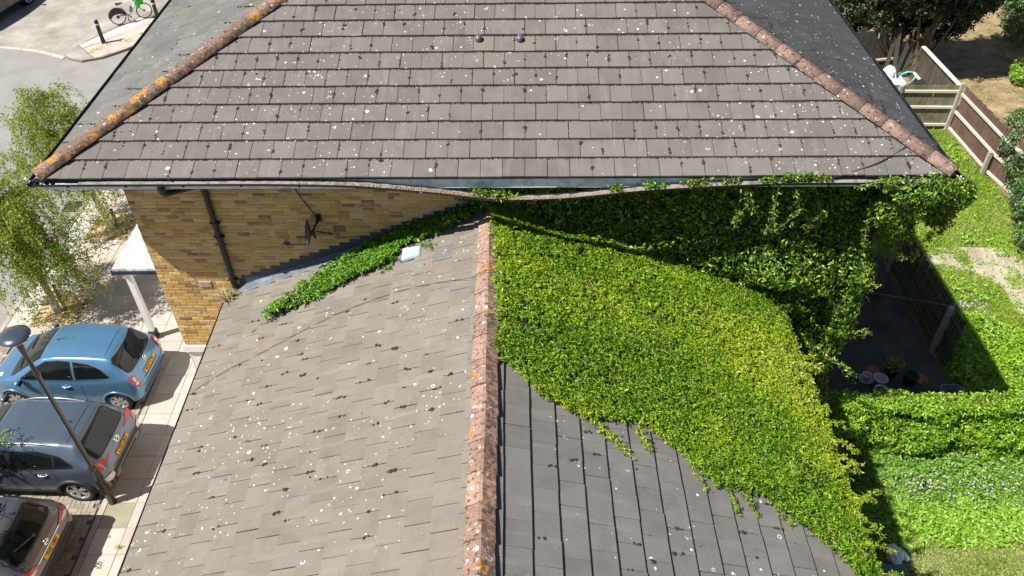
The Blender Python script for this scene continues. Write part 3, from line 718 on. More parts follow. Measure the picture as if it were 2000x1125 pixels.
# canopy over the side entrance
q = MB(); cy0, cy1 = 14.5, 16.3
q.box(((-9.46 + XW0) / 2, (cy0 + cy1) / 2, 2.44), (XW0 + 9.46, cy1 - cy0, .07), None, .01)
cn = q.build('porch_canopy', M['white_roof'], house)
q = MB(); q.box(((-9.5 + XW0) / 2, cy0 - .02, 2.36), (XW0 + 9.5, .03, .09)); q.box((-9.48, (cy0 + cy1) / 2, 2.36), (.03, cy1 - cy0, .10)); q.build('canopy_edge', M['black'], cn)
q = MB(); q.box((-9.27, 14.73, 1.28), (.13, .13, 2.1), None, .004); q.build('canopy_post', M['white_wood'], cn)
q = MB(); q.box((-9.27, 14.73, .13), (.18, .18, .26), None, .01); q.build('post_foot', M['black'], cn)
# dry grass tuft at the foot of the downpipe
n = 220; a = RNG.uniform(0, 2 * pi, n); P = np.array([[-5.27, 10.93, 4.74]]) + RNG.normal(0, .03, (n, 3)) * [1, 1, .3]
D = np.stack([np.cos(a) * .7, np.sin(a) * .7, RNG.uniform(.3, 1, n)], 1)
def blades(name, P, D, L, W, mat, parent=None, kind='stuff', bend=.3, world=True, rng=RNG):
    P = np.asarray(P, float); n = len(P); D = unit(np.asarray(D, float)); L = np.broadcast_to(L, n)[:, None] * rng.uniform(.6, 1.2, (n, 1)); W = np.broadcast_to(W, n)[:, None]
    S = unit(np.cross(D, rng.normal(size=(n, 3)))); mid = P + D * L * .55; tip = P + D * L + (rng.normal(0, .5, (n, 3)) * [1, 1, .3] + [0, 0, -.5]) * L * bend
    V = np.stack([P - S * W * .5, P + S * W * .5, mid + S * W * .42, mid - S * W * .42, tip], 1).reshape(-1, 3); b = np.arange(n)[:, None] * 5
    F = np.concatenate([b + np.array([0, 1, 2]), b + np.array([0, 2, 3]), b + np.array([3, 2, 4])])
    return (wlink if world else link)(name, npmesh(name, V, F), parent, mat, kind)
tuft = thing('grass_tuft', (-5.27, 10.93, 4.7), 'dry straw coloured grass tuft sprouting at the foot of the black downpipe', 'plant')
blades('blades', P, D, .26, .012, M['straw_blade'], tuft)

# ------------------------------------------------------------ the lower wing
wing = thing('house', (-.45, 6.3, 0), 'lower house with a gabled roof of pale tiles, its far slope under creeper', 'house', 'houses')
WY0, WY1 = -1.5, 11.06; WS = (WR - WE) / cos(WP) - .03
def wing_z(x): return WZ - abs(x - WR) * tan(WP)
CRP = [(-.60, 11.3), (-.42, 10.85), (-.36, 10.3), (-.28, 8.66), (-.33, 7.9), (-.2, 7.5), (-.02, 7.45), (.25, 7.13), (.65, 6.95), (.99, 6.89), (1.52, 7.08), (1.72, 7.03), (2.19, 6.73), (2.43, 6.47), (2.61, 6.27), (3.22, 6.3), (3.53, 6.11), (3.89, 5.81), (4.27, 5.5), (4.62, 5.0), (4.78, 5.0), (4.8, 8.4), (4.82, 11.2)]
CRB = [(-4.31, 9.88), (-4.14, 10.2), (-3.66, 10.53), (-3.18, 10.84), (-2.45, 11.1), (-1.63, 11.2), (-.6, 11.2), (-.5, 10.86), (-1.11, 10.74), (-1.5, 10.72), (-1.98, 10.68), (-2.06, 10.36), (-2.2, 10.33), (-2.67, 10.26), (-3.22, 10.1), (-3.92, 9.93)]
f_wl = Face((WE, WY1, WEZ), (0, -1, 0), WP, WY1 - WY0, WS, M['tile_beige'], [((0, WY1, 0), Vector((0, 1, 0)))], 21, lambda p: inpoly(np.array([p.x]), np.array([p.y]), CRB)[0])
f_wr = Face((2 * WR - WE, WY0, WEZ), (0, 1, 0), WP, WY1 - WY0, WS, M['tile_slate'], [((0, WY1, 0), Vector((0, 1, 0)))], 22, lambda p: inpoly(np.array([p.x]), np.array([p.y]), CRP)[0])
for f in (f_wl, f_wr): f.clips = [(Vector(c), n) for c, n in f.clips]
mb = MB(); XR2 = 2 * WR - WE
mb.quad((WE, WY1, WEZ), (WE, WY0, WEZ), (WR, WY0, WZ), (WR, WY1, WZ)); mb.quad((XR2, WY0, WEZ), (XR2, WY1, WEZ), (WR, WY1, WZ), (WR, WY0, WZ))
wroof = mb.build('roof', M['underlay'], wing)
wt = split_pieces(f_wl.tiles(tile) + f_wr.tiles(tile_tight), 300, wroof, 'roof_tile', 'roof_tiles')
best = min((o for o in wt if o['whole']), key=lambda o: (o.matrix_basis @ Vector((0, .17, .04)) - Vector((-1.02, 10.33, 6.32))).length)
t2 = tile_mesh(); t2.materials.append(M['tile_left']); best.data = t2; best['label'] = 'grey blue replacement tile'
moss(f_wl, wroof, 'moss', 350, .7, 0, .3, random.Random(8)); moss(f_wr, wroof, 'moss', 350, .8, 2, .22, random.Random(9))
def angle_mesh(L=.46):
    V = []; F = []; a = .62
    for y, g_ in ((0, .012), (L, 0)):
        for x, z in ((-.17 - g_, -.105), (-.165 - g_, -.075 + g_), (-.02, .012 + g_), (.02, .012 + g_), (.165 + g_, -.075 + g_), (.17 + g_, -.105)): V.append((x, y, z))
    for k in range(5): F.append((k, k + 6, k + 7, k + 1))
    F += [(0, 1, 4, 5), (1, 2, 3, 4)]
    me = bpy.data.meshes.new('ridge_tile'); me.from_pydata(V, [], [tuple(reversed(f)) if len(f) == 4 and i < 5 else f for i, f in enumerate(F)]); return me
ridge_run((WR, WY0, WZ), (WR, WY1, WZ), angle_mesh(), M['ridge_wing'], wroof, 'ridge_tile', .45, .125, drop=.09)
# vent hood on the left slope
q = MB(); u, v, n_ = f_wl.u, f_wl.v, f_wl.n; c = Vector((-1.73, 10.44, wing_z(-1.73)))
mw = frame(u, v, n_); V = []
for x, y, z in ((-.16, -.15, .05), (.16, -.15, .05), (.13, .17, .05), (-.13, .17, .05), (-.16, -.15, .125), (.16, -.15, .125), (.125, .17, .085), (-.125, .17, .085)): V.append(mw @ Vector((x, y, z)) + c)
q.add(V, [(3, 2, 1, 0), (4, 5, 6, 7), (0, 1, 5, 4), (1, 2, 6, 5), (2, 3, 7, 6), (3, 0, 4, 7)])
me = q.mesh('roof_vent'); bm = bmesh.new(); bm.from_mesh(me); bmesh.ops.bevel(bm, geom=bm.edges[:], offset=.012, segments=2, affect='EDGES'); bm.to_mesh(me); bm.free(); wlink('roof_vent', me, wroof, M['ventbox'])
q = MB()
for k in range(7): q.add([mw @ Vector(p) + c for p in ((-.15 + k * .045, -.17, .05), (-.12 + k * .045, -.17, .05), (-.12 + k * .045, -.17, .10), (-.15 + k * .045, -.17, .10))], [(0, 1, 2, 3)])
q.add([mw @ Vector(p) + c for p in ((-.155, -.165, .045), (.155, -.165, .045), (.155, -.14, .115), (-.155, -.14, .115))], [(0, 1, 2, 3)])
q.build('vent_louvre', M['black'], wroof)
# wing walls, with the windows that the parked cars mirror
wx = WE + .42; q = MB()
q.add(*strip(Vector((wx, WY1, 0)), Vector((wx, WY0 + .3, 0)), 0, 4.75, 0, 1)); q.build('side_wall', M['brickwall'], wing)
q = MB(); q.add(*strip(Vector((XR2 - .42, WY0 + .3, 0)), Vector((XR2 - .42, WY1, 0)), 0, 4.7, 0, 1)); q.build('side_wall', M['brickwall'], wing)
q = MB(); P = [(wx, WY0 + .3, 0), (XR2 - .42, WY0 + .3, 0), (XR2 - .42, WY0 + .3, 4.7), (WR, WY0 + .3, WZ - .05), (wx, WY0 + .3, 4.7)]; q.quad(*P); q.quad(*[(x, y + .2, z) for x, y, z in reversed(P)]); q.build('gable_wall', M['brickwall'], wing)
for yy, zz, hh in ((9.4, 3.3, 1.1), (7.0, 3.3, 1.1), (4.2, 3.3, 1.1), (1.6, 3.3, 1.1), (8.4, 1.3, 1.2), (4.6, 1.3, 1.2), (1.8, 1.3, 1.2)):
    q = MB(); x = wx - .02
    for a, b, c_, d in ((0, hh / 2, 1.1, .08), (0, -hh / 2, 1.1, .08), (.55, 0, .08, hh), (-.55, 0, .08, hh), (0, 0, .07, hh)): q.box((x, yy + a, zz + b), (.08, c_, d))
    w = q.build('window', M['white_wood'], wing); q = MB(); q.box((x + .01, yy, zz), (.03, 1.06, hh - .04)); q.build('pane', M['window_glass'], w)
    q = MB(); q.box((x - .03, yy, zz - hh / 2 - .07), (.16, 1.25, .06)); q.build('sill', M['white_wood'], w)
gutter_sweep([Vector((WE - .03, t, WEZ - .03)) for t in np.linspace(WY0, WY1 - .1, 4)], [Vector((-1, 0, 0))] * 4, wing, .055)
gutter_sweep([Vector((XR2 + .03, t, WEZ - .03)) for t in np.linspace(WY0, WY1 - .1, 4)], [Vector((1, 0, 0))] * 4, wing, .055)
q = MB(); q.add(*strip(Vector((WE, WY1, WEZ)), Vector((WE, WY0, WEZ)), -.2, 0, .05, 1)); q.add(*strip(Vector((XR2, WY0, WEZ)), Vector((XR2, WY1, WEZ)), -.2, 0, .05, 1)); q.build('fascia', M['black'], wing)
P = []; rr = []
for t in np.arange(4.5, 11, .035): P.append((WE + random.uniform(-.03, .01), t, WEZ + .02)); rr.append(random.uniform(.008, .028))
blobs('moss', P, rr, .8, M['moss_dark'], wroof, n=6)

# ------------------------------------------------------------ things fixed to or lying on the roofs and wall
dish = thing('satellite_dish', (-3.52, wally(-3.52) - .28, 6.22), 'dark grey satellite dish on a bracket on the yellow brick wall', 'satellite dish')
c = Vector((-3.53, wally(-3.5) - .30, 6.24)); nd = Vector((-.93, -.30, .22)).normalized(); sd = Vector((0, 0, 1)).cross(nd).normalized(); ud = nd.cross(sd)
mw = frame(sd, ud, nd); q = MB(); q.lathe([(0, -.045), (.1, -.035), (.2, -.008), (.232, .008), (.232, .0), (.2, -.02), (.1, -.05), (0, -.06)], 24, c, mw @ Matrix(((.92, 0, 0), (0, 1.06, 0), (0, 0, 1)))); q.build('reflector', M['dish'], dish)
lnb = c + nd * .34 - ud * .20; foot = c - ud * .235 - nd * .02
q = MB(); q.tube([foot, lnb - ud * .02], .013, 6); q.build('feed_arm', M['black'], dish)
q = MB(); q.tube([foot + ud * .12 + nd * .01, foot - ud * .05 + nd * .01], .018, 6); q.build('arm_clamp', M['steel'], dish)
q = MB(); q.tube([lnb + nd * .05, lnb, lnb - nd * .05 + ud * .02], [.025, .02, .024], 8); q.box(lnb + ud * .03, (.06, .05, .05), mw); q.tube([lnb - nd * .02, lnb + Vector((.02, 0, -.09)), lnb + Vector((.1, .02, -.1)), lnb + Vector((.13, .02, -.03))], .006, 5); q.build('feed_horn', M['black'], dish)
q = MB(); pw = Vector((-3.36, wally(-3.36) - .02, 6.36)); pe = Vector((-3.42, c.y + .02, 6.3))
q.tube([pw, pw + Vector((0, -.16, .02)), pe, pe + Vector((0, 0, -.18))], .022, 7); q.box(pw + Vector((0, -.005, 0)), (.08, .02, .15)); q.box(c - nd * .05, (.07, .07, .09), mw); q.tube([pe + Vector((0, 0, -.02)), Vector((-3.2, wally(-3.2) - .01, 6.0))], .011, 5); q.build('wall_bracket', M['black'], dish)
def curve_pts(P, n=8):
    P = [Vector(p) for p in P]; out = []
    for i in range(len(P) - 1):
        a, b, c, d = P[max(i - 1, 0)], P[i], P[i + 1], P[min(i + 2, len(P) - 1)]
        for k in range(n):
            t = k / n; out.append(.5 * ((2 * b) + (c - a) * t + (2 * a - 5 * b + 4 * c - d) * t * t + (3 * b - a - 3 * c + d) * t ** 3))
    return out + [P[-1]]
def cable(pts, r, label, mat='cable', cat='cable', name='cable', n=8):
    q = MB(); q.tube(curve_pts(pts, n), r, 5); return tag(q.build(name, M[mat]), label, cat)
cable([(-3.72, wally(-3.7) - .03, 7.2), (-3.6, wally(-3.6) - .03, 6.8), (-3.42, wally(-3.4) - .03, 6.42), (-3.4, wally(-3.4) - .1, 6.33)], .008, 'black cable running down the brick wall from the gutter to the satellite dish')
cable([(x, y, wing_z(x) + .062 + dz) for x, y, dz in ((-5.28, 8.72, 0), (-4.7, 8.98, .01), (-4.25, 9.11, .0), (-3.74, 9.26, .02), (-3.33, 9.41, 0), (-2.56, 9.55, .01), (-1.7, 9.57, 0), (-1.11, 9.44, .01), (-.66, 9.28, .05), (-.45, 9.24, .14))], .0045, 'thin black cable lying slantwise across the pale tiles of the lower roof')
def front_z(x, y): return EZ + (y - (A.y + (x - A.x) * UF.y / UF.x)) * tan(PITCH)
cable([(x, y, front_z(x, y) + .06 + d) for x, y, d in ((4.6, 10.28, -.05), (5.05, 10.36, 0), (5.5, 10.5, .01), (5.92, 10.72, .01), (6.12, 10.84, .1))] + [(6.25, 10.9, 7.88), (6.42, 10.86, 7.75), (6.58, 10.8, 7.66), (6.66, 10.6, 7.6)], .009, 'thin black wire looping over the right hip at the gutter corner')
# ------------------------------------------------------------ the ground
def sheet(name, poly, z, mat, parent=None, depth=0, kind='structure'):
    q = MB(); q.prism(poly, z - (depth or .02), z); o = q.build(name, mat, parent)
    if not parent: o['kind'] = kind
    return o
sheet('ground', [(-80, -30), (80, -30), (80, 110), (-80, 110)], -.2, M['soil'], depth=.05)
road = sheet('road', [(-60, -25), (-13.45, -25), (-13.45, 24), (-7.6, 24), (-7.6, 60), (-60, 60)], -.1, M['road'], depth=.05)
# forecourt of pale setts behind a curved stone edge
edge = [(-40, 34.2), (-30, 32.9), (-24, 32.35), (-21.36, 32.02), (-20.4, 31.8), (-19.55, 31.55), (-18.9, 31.25), (-18.25, 30.92)]
sheet('forecourt', edge + [(-18.2, 31.6), (-17.7, 33.0), (-16.9, 34.5), (-15.5, 36.5), (-12, 42), (-12, 75), (-40, 75)], -.085, M['court'])
q = MB()
for (x0, y0), (x1, y1) in zip(edge, edge[1:]):
    L = hypot(x1 - x0, y1 - y0); k = max(1, int(L / .5)); a = atan2(y1 - y0, x1 - x0)
    for i in range(k): t = (i + .5) / k; q.box((x0 + (x1 - x0) * t, y0 + (y1 - y0) * t, -.10), (L / k - .012, .16, .07), rotz(a), .01)
tag(q.build('kerb', M['slab_pale']), kind='structure')
# raised island with paving, where the bollards stand
isl = [(-18.32, 31.05), (-17.95, 30.72), (-17.36, 30.5), (-16.65, 30.8), (-15.9, 31.55), (-15.2, 32.4), (-12, 36.5), (-12, 41), (-14.2, 38.5), (-16.7, 34.55), (-17.55, 33.1), (-18.1, 31.9)]
island = sheet('pavement', isl, -.012, M['joint_fill'], depth=.14)
ca, sa = cos(.87), sin(.87)
def poly_piece(name, poly, z0, z1, mat, parent):
    q = MB(); q.prism(poly, z0, z1); return q.build(name, mat, parent)
def clip_poly(poly, clip):        # convex clip polygon, counter-clockwise
    out = poly
    for i in range(len(clip)):
        (ax, ay), (bx, by) = clip[i], clip[(i + 1) % len(clip)]; inp = out; out = []
        f = lambda p: (bx - ax) * (p[1] - ay) - (by - ay) * (p[0] - ax)
        for j in range(len(inp)):
            p, r = inp[j], inp[(j + 1) % len(inp)]; fp, fr = f(p), f(r)
            if fp >= 0: out.append(p)
            if fp * fr < 0: t = fp / (fp - fr); out.append((p[0] + (r[0] - p[0]) * t, p[1] + (r[1] - p[1]) * t))
        if not out: return []
    return out
poly_piece('concrete_tip', [(-18.28, 31.06), (-17.93, 30.76), (-17.36, 30.55), (-17.0, 30.66), (-17.62, 31.45), (-18.08, 31.75)], -.012, .004, M['court'], island)
slabi = [(-17.68, 31.6), (-16.95, 30.72), (-16.65, 30.85), (-15.9, 31.6), (-15.2, 32.45), (-13, 35.2), (-14.4, 36.6), (-16.5, 33.9)]
for i in range(-4, 12):
    for j in range(-4, 6):
        x0, y0 = -17.3 + ca * .62 * i - sa * .62 * j, 31.1 + sa * .62 * i + ca * .62 * j
        p = [(x0, y0), (x0 + ca * .608, y0 + sa * .608), (x0 + ca * .608 - sa * .608, y0 + sa * .608 + ca * .608), (x0 - sa * .608, y0 + ca * .608)]
        p = clip_poly(p, slabi)
        if len(p) > 2 and abs(sum(p[k][0] * p[(k + 1) % len(p)][1] - p[(k + 1) % len(p)][0] * p[k][1] for k in range(len(p)))) > .08: poly_piece('paving_slab', p, -.05, random.uniform(-.001, .004), M['slab'], island)
for i in range(5):
    t0, t1 = i / 5, (i + .985) / 5; a, b = Vector((-17.98, 31.9)), Vector((-16.3, 34.65)); c, d = Vector((-17.72, 31.68)), Vector((-15.9, 34.4))
    poly_piece('white_slab', [tuple(c.lerp(d, t0)), tuple(c.lerp(d, t1)), tuple(a.lerp(b, t1)), tuple(a.lerp(b, t0))], -.05, .004, M['slab_white'], island)
# pavement with slabs along the houses
pav = sheet('pavement', [(-13.3, 14.95), (-12.72, 14.95), (-12.72, 14.0), (-8.66, 14.0), (-8.66, -4), (-4.7, -4), (-4.7, 11.3), (-6.4, 11.3), (-6.4, 24), (-13.3, 24)], -.012, M['joint_fill'], depth=.14)
sm = {}
def slab(x, y, w, h, mat, parent, name='paving_slab', z=0):
    key = (round(w, 3), round(h, 3), mat.name)
    if key not in sm: q = MB(); q.box((0, 0, -.025), (w - .009, h - .009, .05), None, .004); sm[key] = q.mesh(name); sm[key].materials.append(mat)
    o = bpy.data.objects.new(name, sm[key]); COL.objects.link(o); o.parent = parent; o.matrix_parent_inverse = root_matrix(parent).inverted()
    o.location = (x + random.gauss(0, .0015), y + random.gauss(0, .0015), z + random.uniform(0, .005)); o.rotation_euler = (random.gauss(0, .0022), random.gauss(0, .0022), random.gauss(0, .003)); return o
pits = [(-12.72, -11.38, 15.2, 16.3), (-12.72, -11.38, 18.75, 20.1)]
inpit = lambda x, y: any(a - .02 < x < b + .02 and c - .02 < y < d + .02 for a, b, c, d in pits)
for j in range(-3, 13):
    y = 16.07 + .6 * j
    for i in range(11):
        x = -12.42 + .6 * i
        if x > -6.4 or y < 14.2 or inpit(x, y): continue
        slab(x, y, .6, .6, M['slab'], pav)
    if y > 15.0: slab(-13.0, y, .6, .6, M['slab_pale'], pav, 'kerb_slab')
for k in range(10): slab(-13.375, 15.4 + .9 * k, .14, .9, M['kerb'], pav, 'kerb_stone')
M['slab_moss'] = ground('greenish cover slab', [(.24, .235, .15), (.33, .32, .24)], 4, 50, .003)
for j in range(17):
    y = 14.0 - .3 - .6 * j
    if y < 5.2: break
    for i in range(6):
        x = -8.36 + .6 * i
        if x < -4.6: slab(x, y, .6, .6, M['slab_moss'] if (i == 0 and abs(y - 9.5) < .31) else M['slab'], pav)
for k in range(11): slab(-8.73, 13.55 - .9 * k, .13, .9, M['kerb'], pav, 'edging_stone')
for a, b, c, d in pits:
    poly_piece('tree_pit', [(a, c), (b, c), (b, d), (a, d)], -.05, -.004, M['soil'], pav)
    q = MB()
    for k in range(6):
        q.box((a + .12 + .0 * k, c + .1 + k * (d - c) / 6.2, -.003), (.22, .035, .012), rotz(.45)); q.box((b - .16, c + .12 + k * (d - c) / 6.2, -.003), (.24, .035, .012), rotz(.5))
    q.build('pit_slot', M['moss_dark'], pav)
# parking bay in herringbone blocks
bay = sheet('parking_bay', [(-16, -4), (-8.8, -4), (-8.8, 13.98), (-12.74, 13.98), (-12.74, 14.93), (-16, 14.93)], -.045, M['joint'], depth=.1)
q = MB(); q.box((0, 0, -.02), (.196, .096, .05), None, .006); bl = q.mesh('block_paver'); its = []
for i in range(-70, 2):
    for j in range(-40, 80):
        k = (i - j) % 4
        if k not in (0, 3): continue
        x = -8.85 + i * .1; y = 7.0 + j * .1
        if k == 0: cx, cy, r = x + .1, y + .05, 0
        else: cx, cy, r = x + .05, y + .1, pi / 2
        if not (-15.5 < cx < -8.86 and 4 < cy < (14.88 if cx < -12.8 else 13.92)): continue
        mw = Matrix.Translation((cx, cy, -.02 + random.uniform(-.002, .003))) @ Matrix.Rotation(r + random.gauss(0, .012), 4, 'Z')
        free = (cy > 9.15 and cy < 10.05) or cy > 13.95 or cx > -9.0
        its.append((shown([(cx - .1, cy - .05, 0), (cx + .1, cy - .05, 0), (cx + .1, cy + .05, 0), (cx - .1, cy + .05, 0)]) * (1 if free else .001), mw, bl, M['paver']))
split_pieces(its, 300, bay, 'block_paver', 'block_pavers')
# drain grate in the gutter of the road
gr = thing('drain_grate', (-13.75, 20.6, -.1), 'iron drain grate in the road beside the pale kerb slabs under the birches', 'drain'); q = MB()
for a, b, c, d in ((0, .24, .5, .05), (0, -.24, .5, .05), (.24, 0, .05, .5), (-.24, 0, .05, .5)): q.box((a, b, .02), (c, d, .04))
q.local('grate_frame', M['grate'], gr); q = MB()
for k in range(7): q.box((-.18 + k * .06, 0, .015), (.026, .44, .03))
q.local('bars', M['grate'], gr); q = MB(); q.box((0, 0, .002), (.46, .46, .006)); q.local('sump', M['liner'], gr)
# gardens
lawn = sheet('lawn', [(4.0, -6), (40, -6), (40, 14), (15.4, 14), (14.62, 24.3), (10.15, 24.3), (10.15, 11.5), (4.0, 11.5)], 0, M['earth'], depth=.1)
sheet('dry_ground', [(15.45, 14.0), (60, 14), (60, 90), (-7.5, 90), (-7.5, 60), (5.8, 24.4), (14.66, 24.4)], 0, M['straw'], depth=.1)
patio = sheet('patio', [(5.7, 11.5), (10.15, 11.5), (10.15, 24.3), (5.7, 24.3)], -.012, M['joint'], depth=.09)
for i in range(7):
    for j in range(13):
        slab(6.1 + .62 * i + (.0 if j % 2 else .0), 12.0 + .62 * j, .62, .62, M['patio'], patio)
path = sheet('path', [(11.0, 17.0), (12.4, 16.85), (12.9, 16.2), (12.85, 15.2), (13.2, 14.4), (13.9, 14.5), (13.6, 15.6), (14.0, 16.5), (15.1, 16.6), (15.05, 17.75), (12.6, 17.9), (11.0, 17.85)], .006, M['path'], depth=.1)
for x, y, w, h, a in ((11.55, 17.62, .85, .38, -.06), (12.5, 17.6, .9, .36, -.05), (13.45, 17.5, .86, .36, -.1), (12.0, 17.1, .8, .3, -.12), (13.2, 16.75, .8, .42, -.1), (14.1, 16.85, .85, .4, -.05), (13.45, 16.0, .4, .6, .1), (13.35, 15.2, .42, .7, -.1)):
    q = MB(); q.box((x, y, .0), (w, h, .05), rotz(a), .008); q.build('path_slab', M['path'], path)
# ------------------------------------------------------------ parked cars
def text_mesh(s, size, sx=1., ext=.002):
    cu = bpy.data.curves.new('lettering', 'FONT'); cu.body = s; cu.size = size; cu.align_x = 'CENTER'; cu.align_y = 'CENTER'; cu.extrude = ext; cu.offset = size * .018
    o = bpy.data.objects.new('lettering', cu); COL.objects.link(o); dg = bpy.context.evaluated_depsgraph_get(); me = bpy.data.meshes.new_from_object(o.evaluated_get(dg)); bpy.data.objects.remove(o)
    for v in me.vertices: v.co.x *= sx
    me.materials.clear(); return me
def smooth1(a, k):
    if k < 2: return a
    w = np.hanning(k + 2)[1:-1]; w /= w.sum(); return np.convolve(np.pad(a, (k // 2, k - 1 - k // 2), 'edge'), w, 'valid')
class Car:
    def __init__(s, spec):
        s.sp = spec; L = s.L = spec['L']; s.us = np.linspace(0, L, 400); g = lambda k, sm: smooth1(np.interp(s.us, *zip(*spec[k])), sm)
        s.zt = g('top', 9); s.zb = g('bottom', 15); s.ws = g('width', 13); s.belt = g('belt', 25); s.wr = g('roofw', 25)
    def sec(s, u):
        f = lambda a: float(np.interp(u, s.us, a)); zt, zb, ws, be, wr = f(s.zt), f(s.zb), f(s.ws), f(s.belt), f(s.wr)
        be = min(be, zt - .035); zr = zt - .055 * min(1, (zt - zb) / .6); wr = min(wr, ws * .97); h = max(0, zr - be); crown = s.sp.get('crown', .02)
        t = min(1, h / .25); wbelt = ws * (.955 if t > .3 else .93)
        mid = .5 * (wbelt + wr) + .022 * t
        P = [(0, zb), (.78 * ws, zb), (ws * .965, zb + .05), (ws * 1.0, zb + .42 * (be - zb)), (ws * .992, be - .13 * min(1, (be - zb) / .4)), (wbelt, be), (mid, be + .55 * h), (wr + .012, zr - .018 * t), (wr * .84, zt - crown - .004), (wr * .42, zt - .004), (0, zt)]
        return P
    def S(s, u, v):
        P = s.sec(u); x = v; i = min(int(x), len(P) - 2); t = x - i; a, b, c, d = P[max(i - 1, 0)], P[i], P[i + 1], P[min(i + 2, len(P) - 1)]
        if i == len(P) - 2: d = (-P[i][0], P[i][1])
        cr = lambda p, q, r, w: .5 * (2 * q + (r - p) * t + (2 * p - 5 * q + 4 * r - w) * t * t + (3 * q - p - 3 * r + w) * t ** 3)
        return cr(a[0], b[0], c[0], d[0]), cr(a[1], b[1], c[1], d[1])
    def shell(s):
        sp = s.sp; L = s.L; us = np.unique(np.round(np.concatenate([[0, .008, .02, .035, .055, .08], np.arange(.11, L - .1, .042), [L - .08, L - .055, L - .035, L - .02, L - .008, L]]), 4)); vs_ = np.concatenate([np.arange(0, 2, .5), np.arange(2, 10.01, .25)]); n = len(vs_)
        V = []; F = []
        for u in us:
            row = [s.S(u, v) for v in vs_]; V += [(u, max(0, y), z) for y, z in row]
            V += [(u, -max(0, y), z) for y, z in row]
        N = 2 * n
        def skip(a):
            c = [V[i] for i in a]; cu = sum(p[0] for p in c) / 4; cy = sum(abs(p[1]) for p in c) / 4; cz = sum(p[2] for p in c) / 4
            return cy > .45 and any(hypot(cu - au, cz - sp['R'] * .98) < sp['R'] + .045 for au in sp['axles'])
        for i in range(len(us) - 1):
            for j in range(n - 1):
                a = (i * N + j, i * N + j + 1, (i + 1) * N + j + 1, (i + 1) * N + j)
                if not skip(a): F.append(a)
                b = tuple(k + n for k in reversed(a))
                if not skip(b): F.append(b)
        for i, e in ((0, 1), (len(us) - 1, -1)):
            ring = [i * N + j for j in range(n)] + [i * N + n + j for j in range(n - 2, 0, -1)]
            F.append(tuple(ring if e < 0 else reversed(ring)))
        bm = bmesh.new(); vv = [bm.verts.new(p) for p in V]
        for f in F:
            try: bm.faces.new([vv[i] for i in f])
            except ValueError: pass
        bmesh.ops.remove_doubles(bm, verts=bm.verts, dist=.0008); bmesh.ops.recalc_face_normals(bm, faces=bm.faces)
        for f in bm.faces: f.smooth = True
        me = bpy.data.meshes.new('body'); bm.to_mesh(me); s.bvh = BVHTree.FromBMesh(bm); bm.free(); return me
    def hit(s, axis, a, b, far=5):
        """axis 'b': from behind at (y,z); 's'/'o': from the right/left side at (u,z); 't': from above at (u,y)"""
        if axis == 'b': o, d = Vector((-2, a, b)), Vector((1, 0, 0))
        elif axis == 'f': o, d = Vector((s.L + 2, a, b)), Vector((-1, 0, 0))
        elif axis == 's': o, d = Vector((a, 3, b)), Vector((0, -1, 0))
        elif axis == 'o': o, d = Vector((a, -3, b)), Vector((0, 1, 0))
        else: o, d = Vector((a, b, 4)), Vector((0, 0, -1))
        co, no, _, _ = s.bvh.ray_cast(o, d)
        if co is None:
            co, no, _, _ = s.bvh.find_nearest(o + d * 2.2)
        return co, no
    def patch(s, axis, lo, hi, mat, name, parent, eps=.004, nu=14, nv=5):
        """skin of a region between two outline curves, lying eps proud of the body"""
        def res(c):
            c = np.array(c, float); d = np.r_[0, np.cumsum(np.hypot(*np.diff(c, axis=0).T))]; t = np.linspace(0, d[-1], nu); return np.stack([np.interp(t, d, c[:, 0]), np.interp(t, d, c[:, 1])], 1)
        A_, B_ = res(lo), res(hi); V = []; F = []
        for i in range(nu):
            for j in range(nv):
                p = A_[i] + (B_[i] - A_[i]) * j / (nv - 1); co, no = s.hit(axis, *p); V.append(co + no * eps)
        for i in range(nu - 1):
            for j in range(nv - 1): F.append((i * nv + j, (i + 1) * nv + j, (i + 1) * nv + j + 1, i * nv + j + 1))
        # rim so that the skin has an edge
        q = MB(); q.add(V, F, True); me = q.mesh(name); bm = bmesh.new(); bm.from_mesh(me); bmesh.ops.recalc_face_normals(bm, faces=bm.faces)
        f0 = bm.faces[:][len(bm.faces) // 2]; c0 = f0.calc_center_median(); _, n0, _, _ = s.bvh.find_nearest(c0)
        if f0.normal.dot(n0) < 0: bmesh.ops.reverse_faces(bm, faces=bm.faces[:])
        bm.to_mesh(me); bm.free()
        return link(name, me, parent, mat)
def ell(cx, cy, rx, ry, n=9, p=2.6):
    lo = []; hi = []
    for k in range(n):
        t = -1 + 2 * k / (n - 1); t = sin(t * pi / 2); h = max(0, 1 - abs(t) ** p) ** (1 / p); lo.append((cx + rx * t, cy - ry * h)); hi.append((cx + rx * t, cy + ry * h))
    return lo, hi
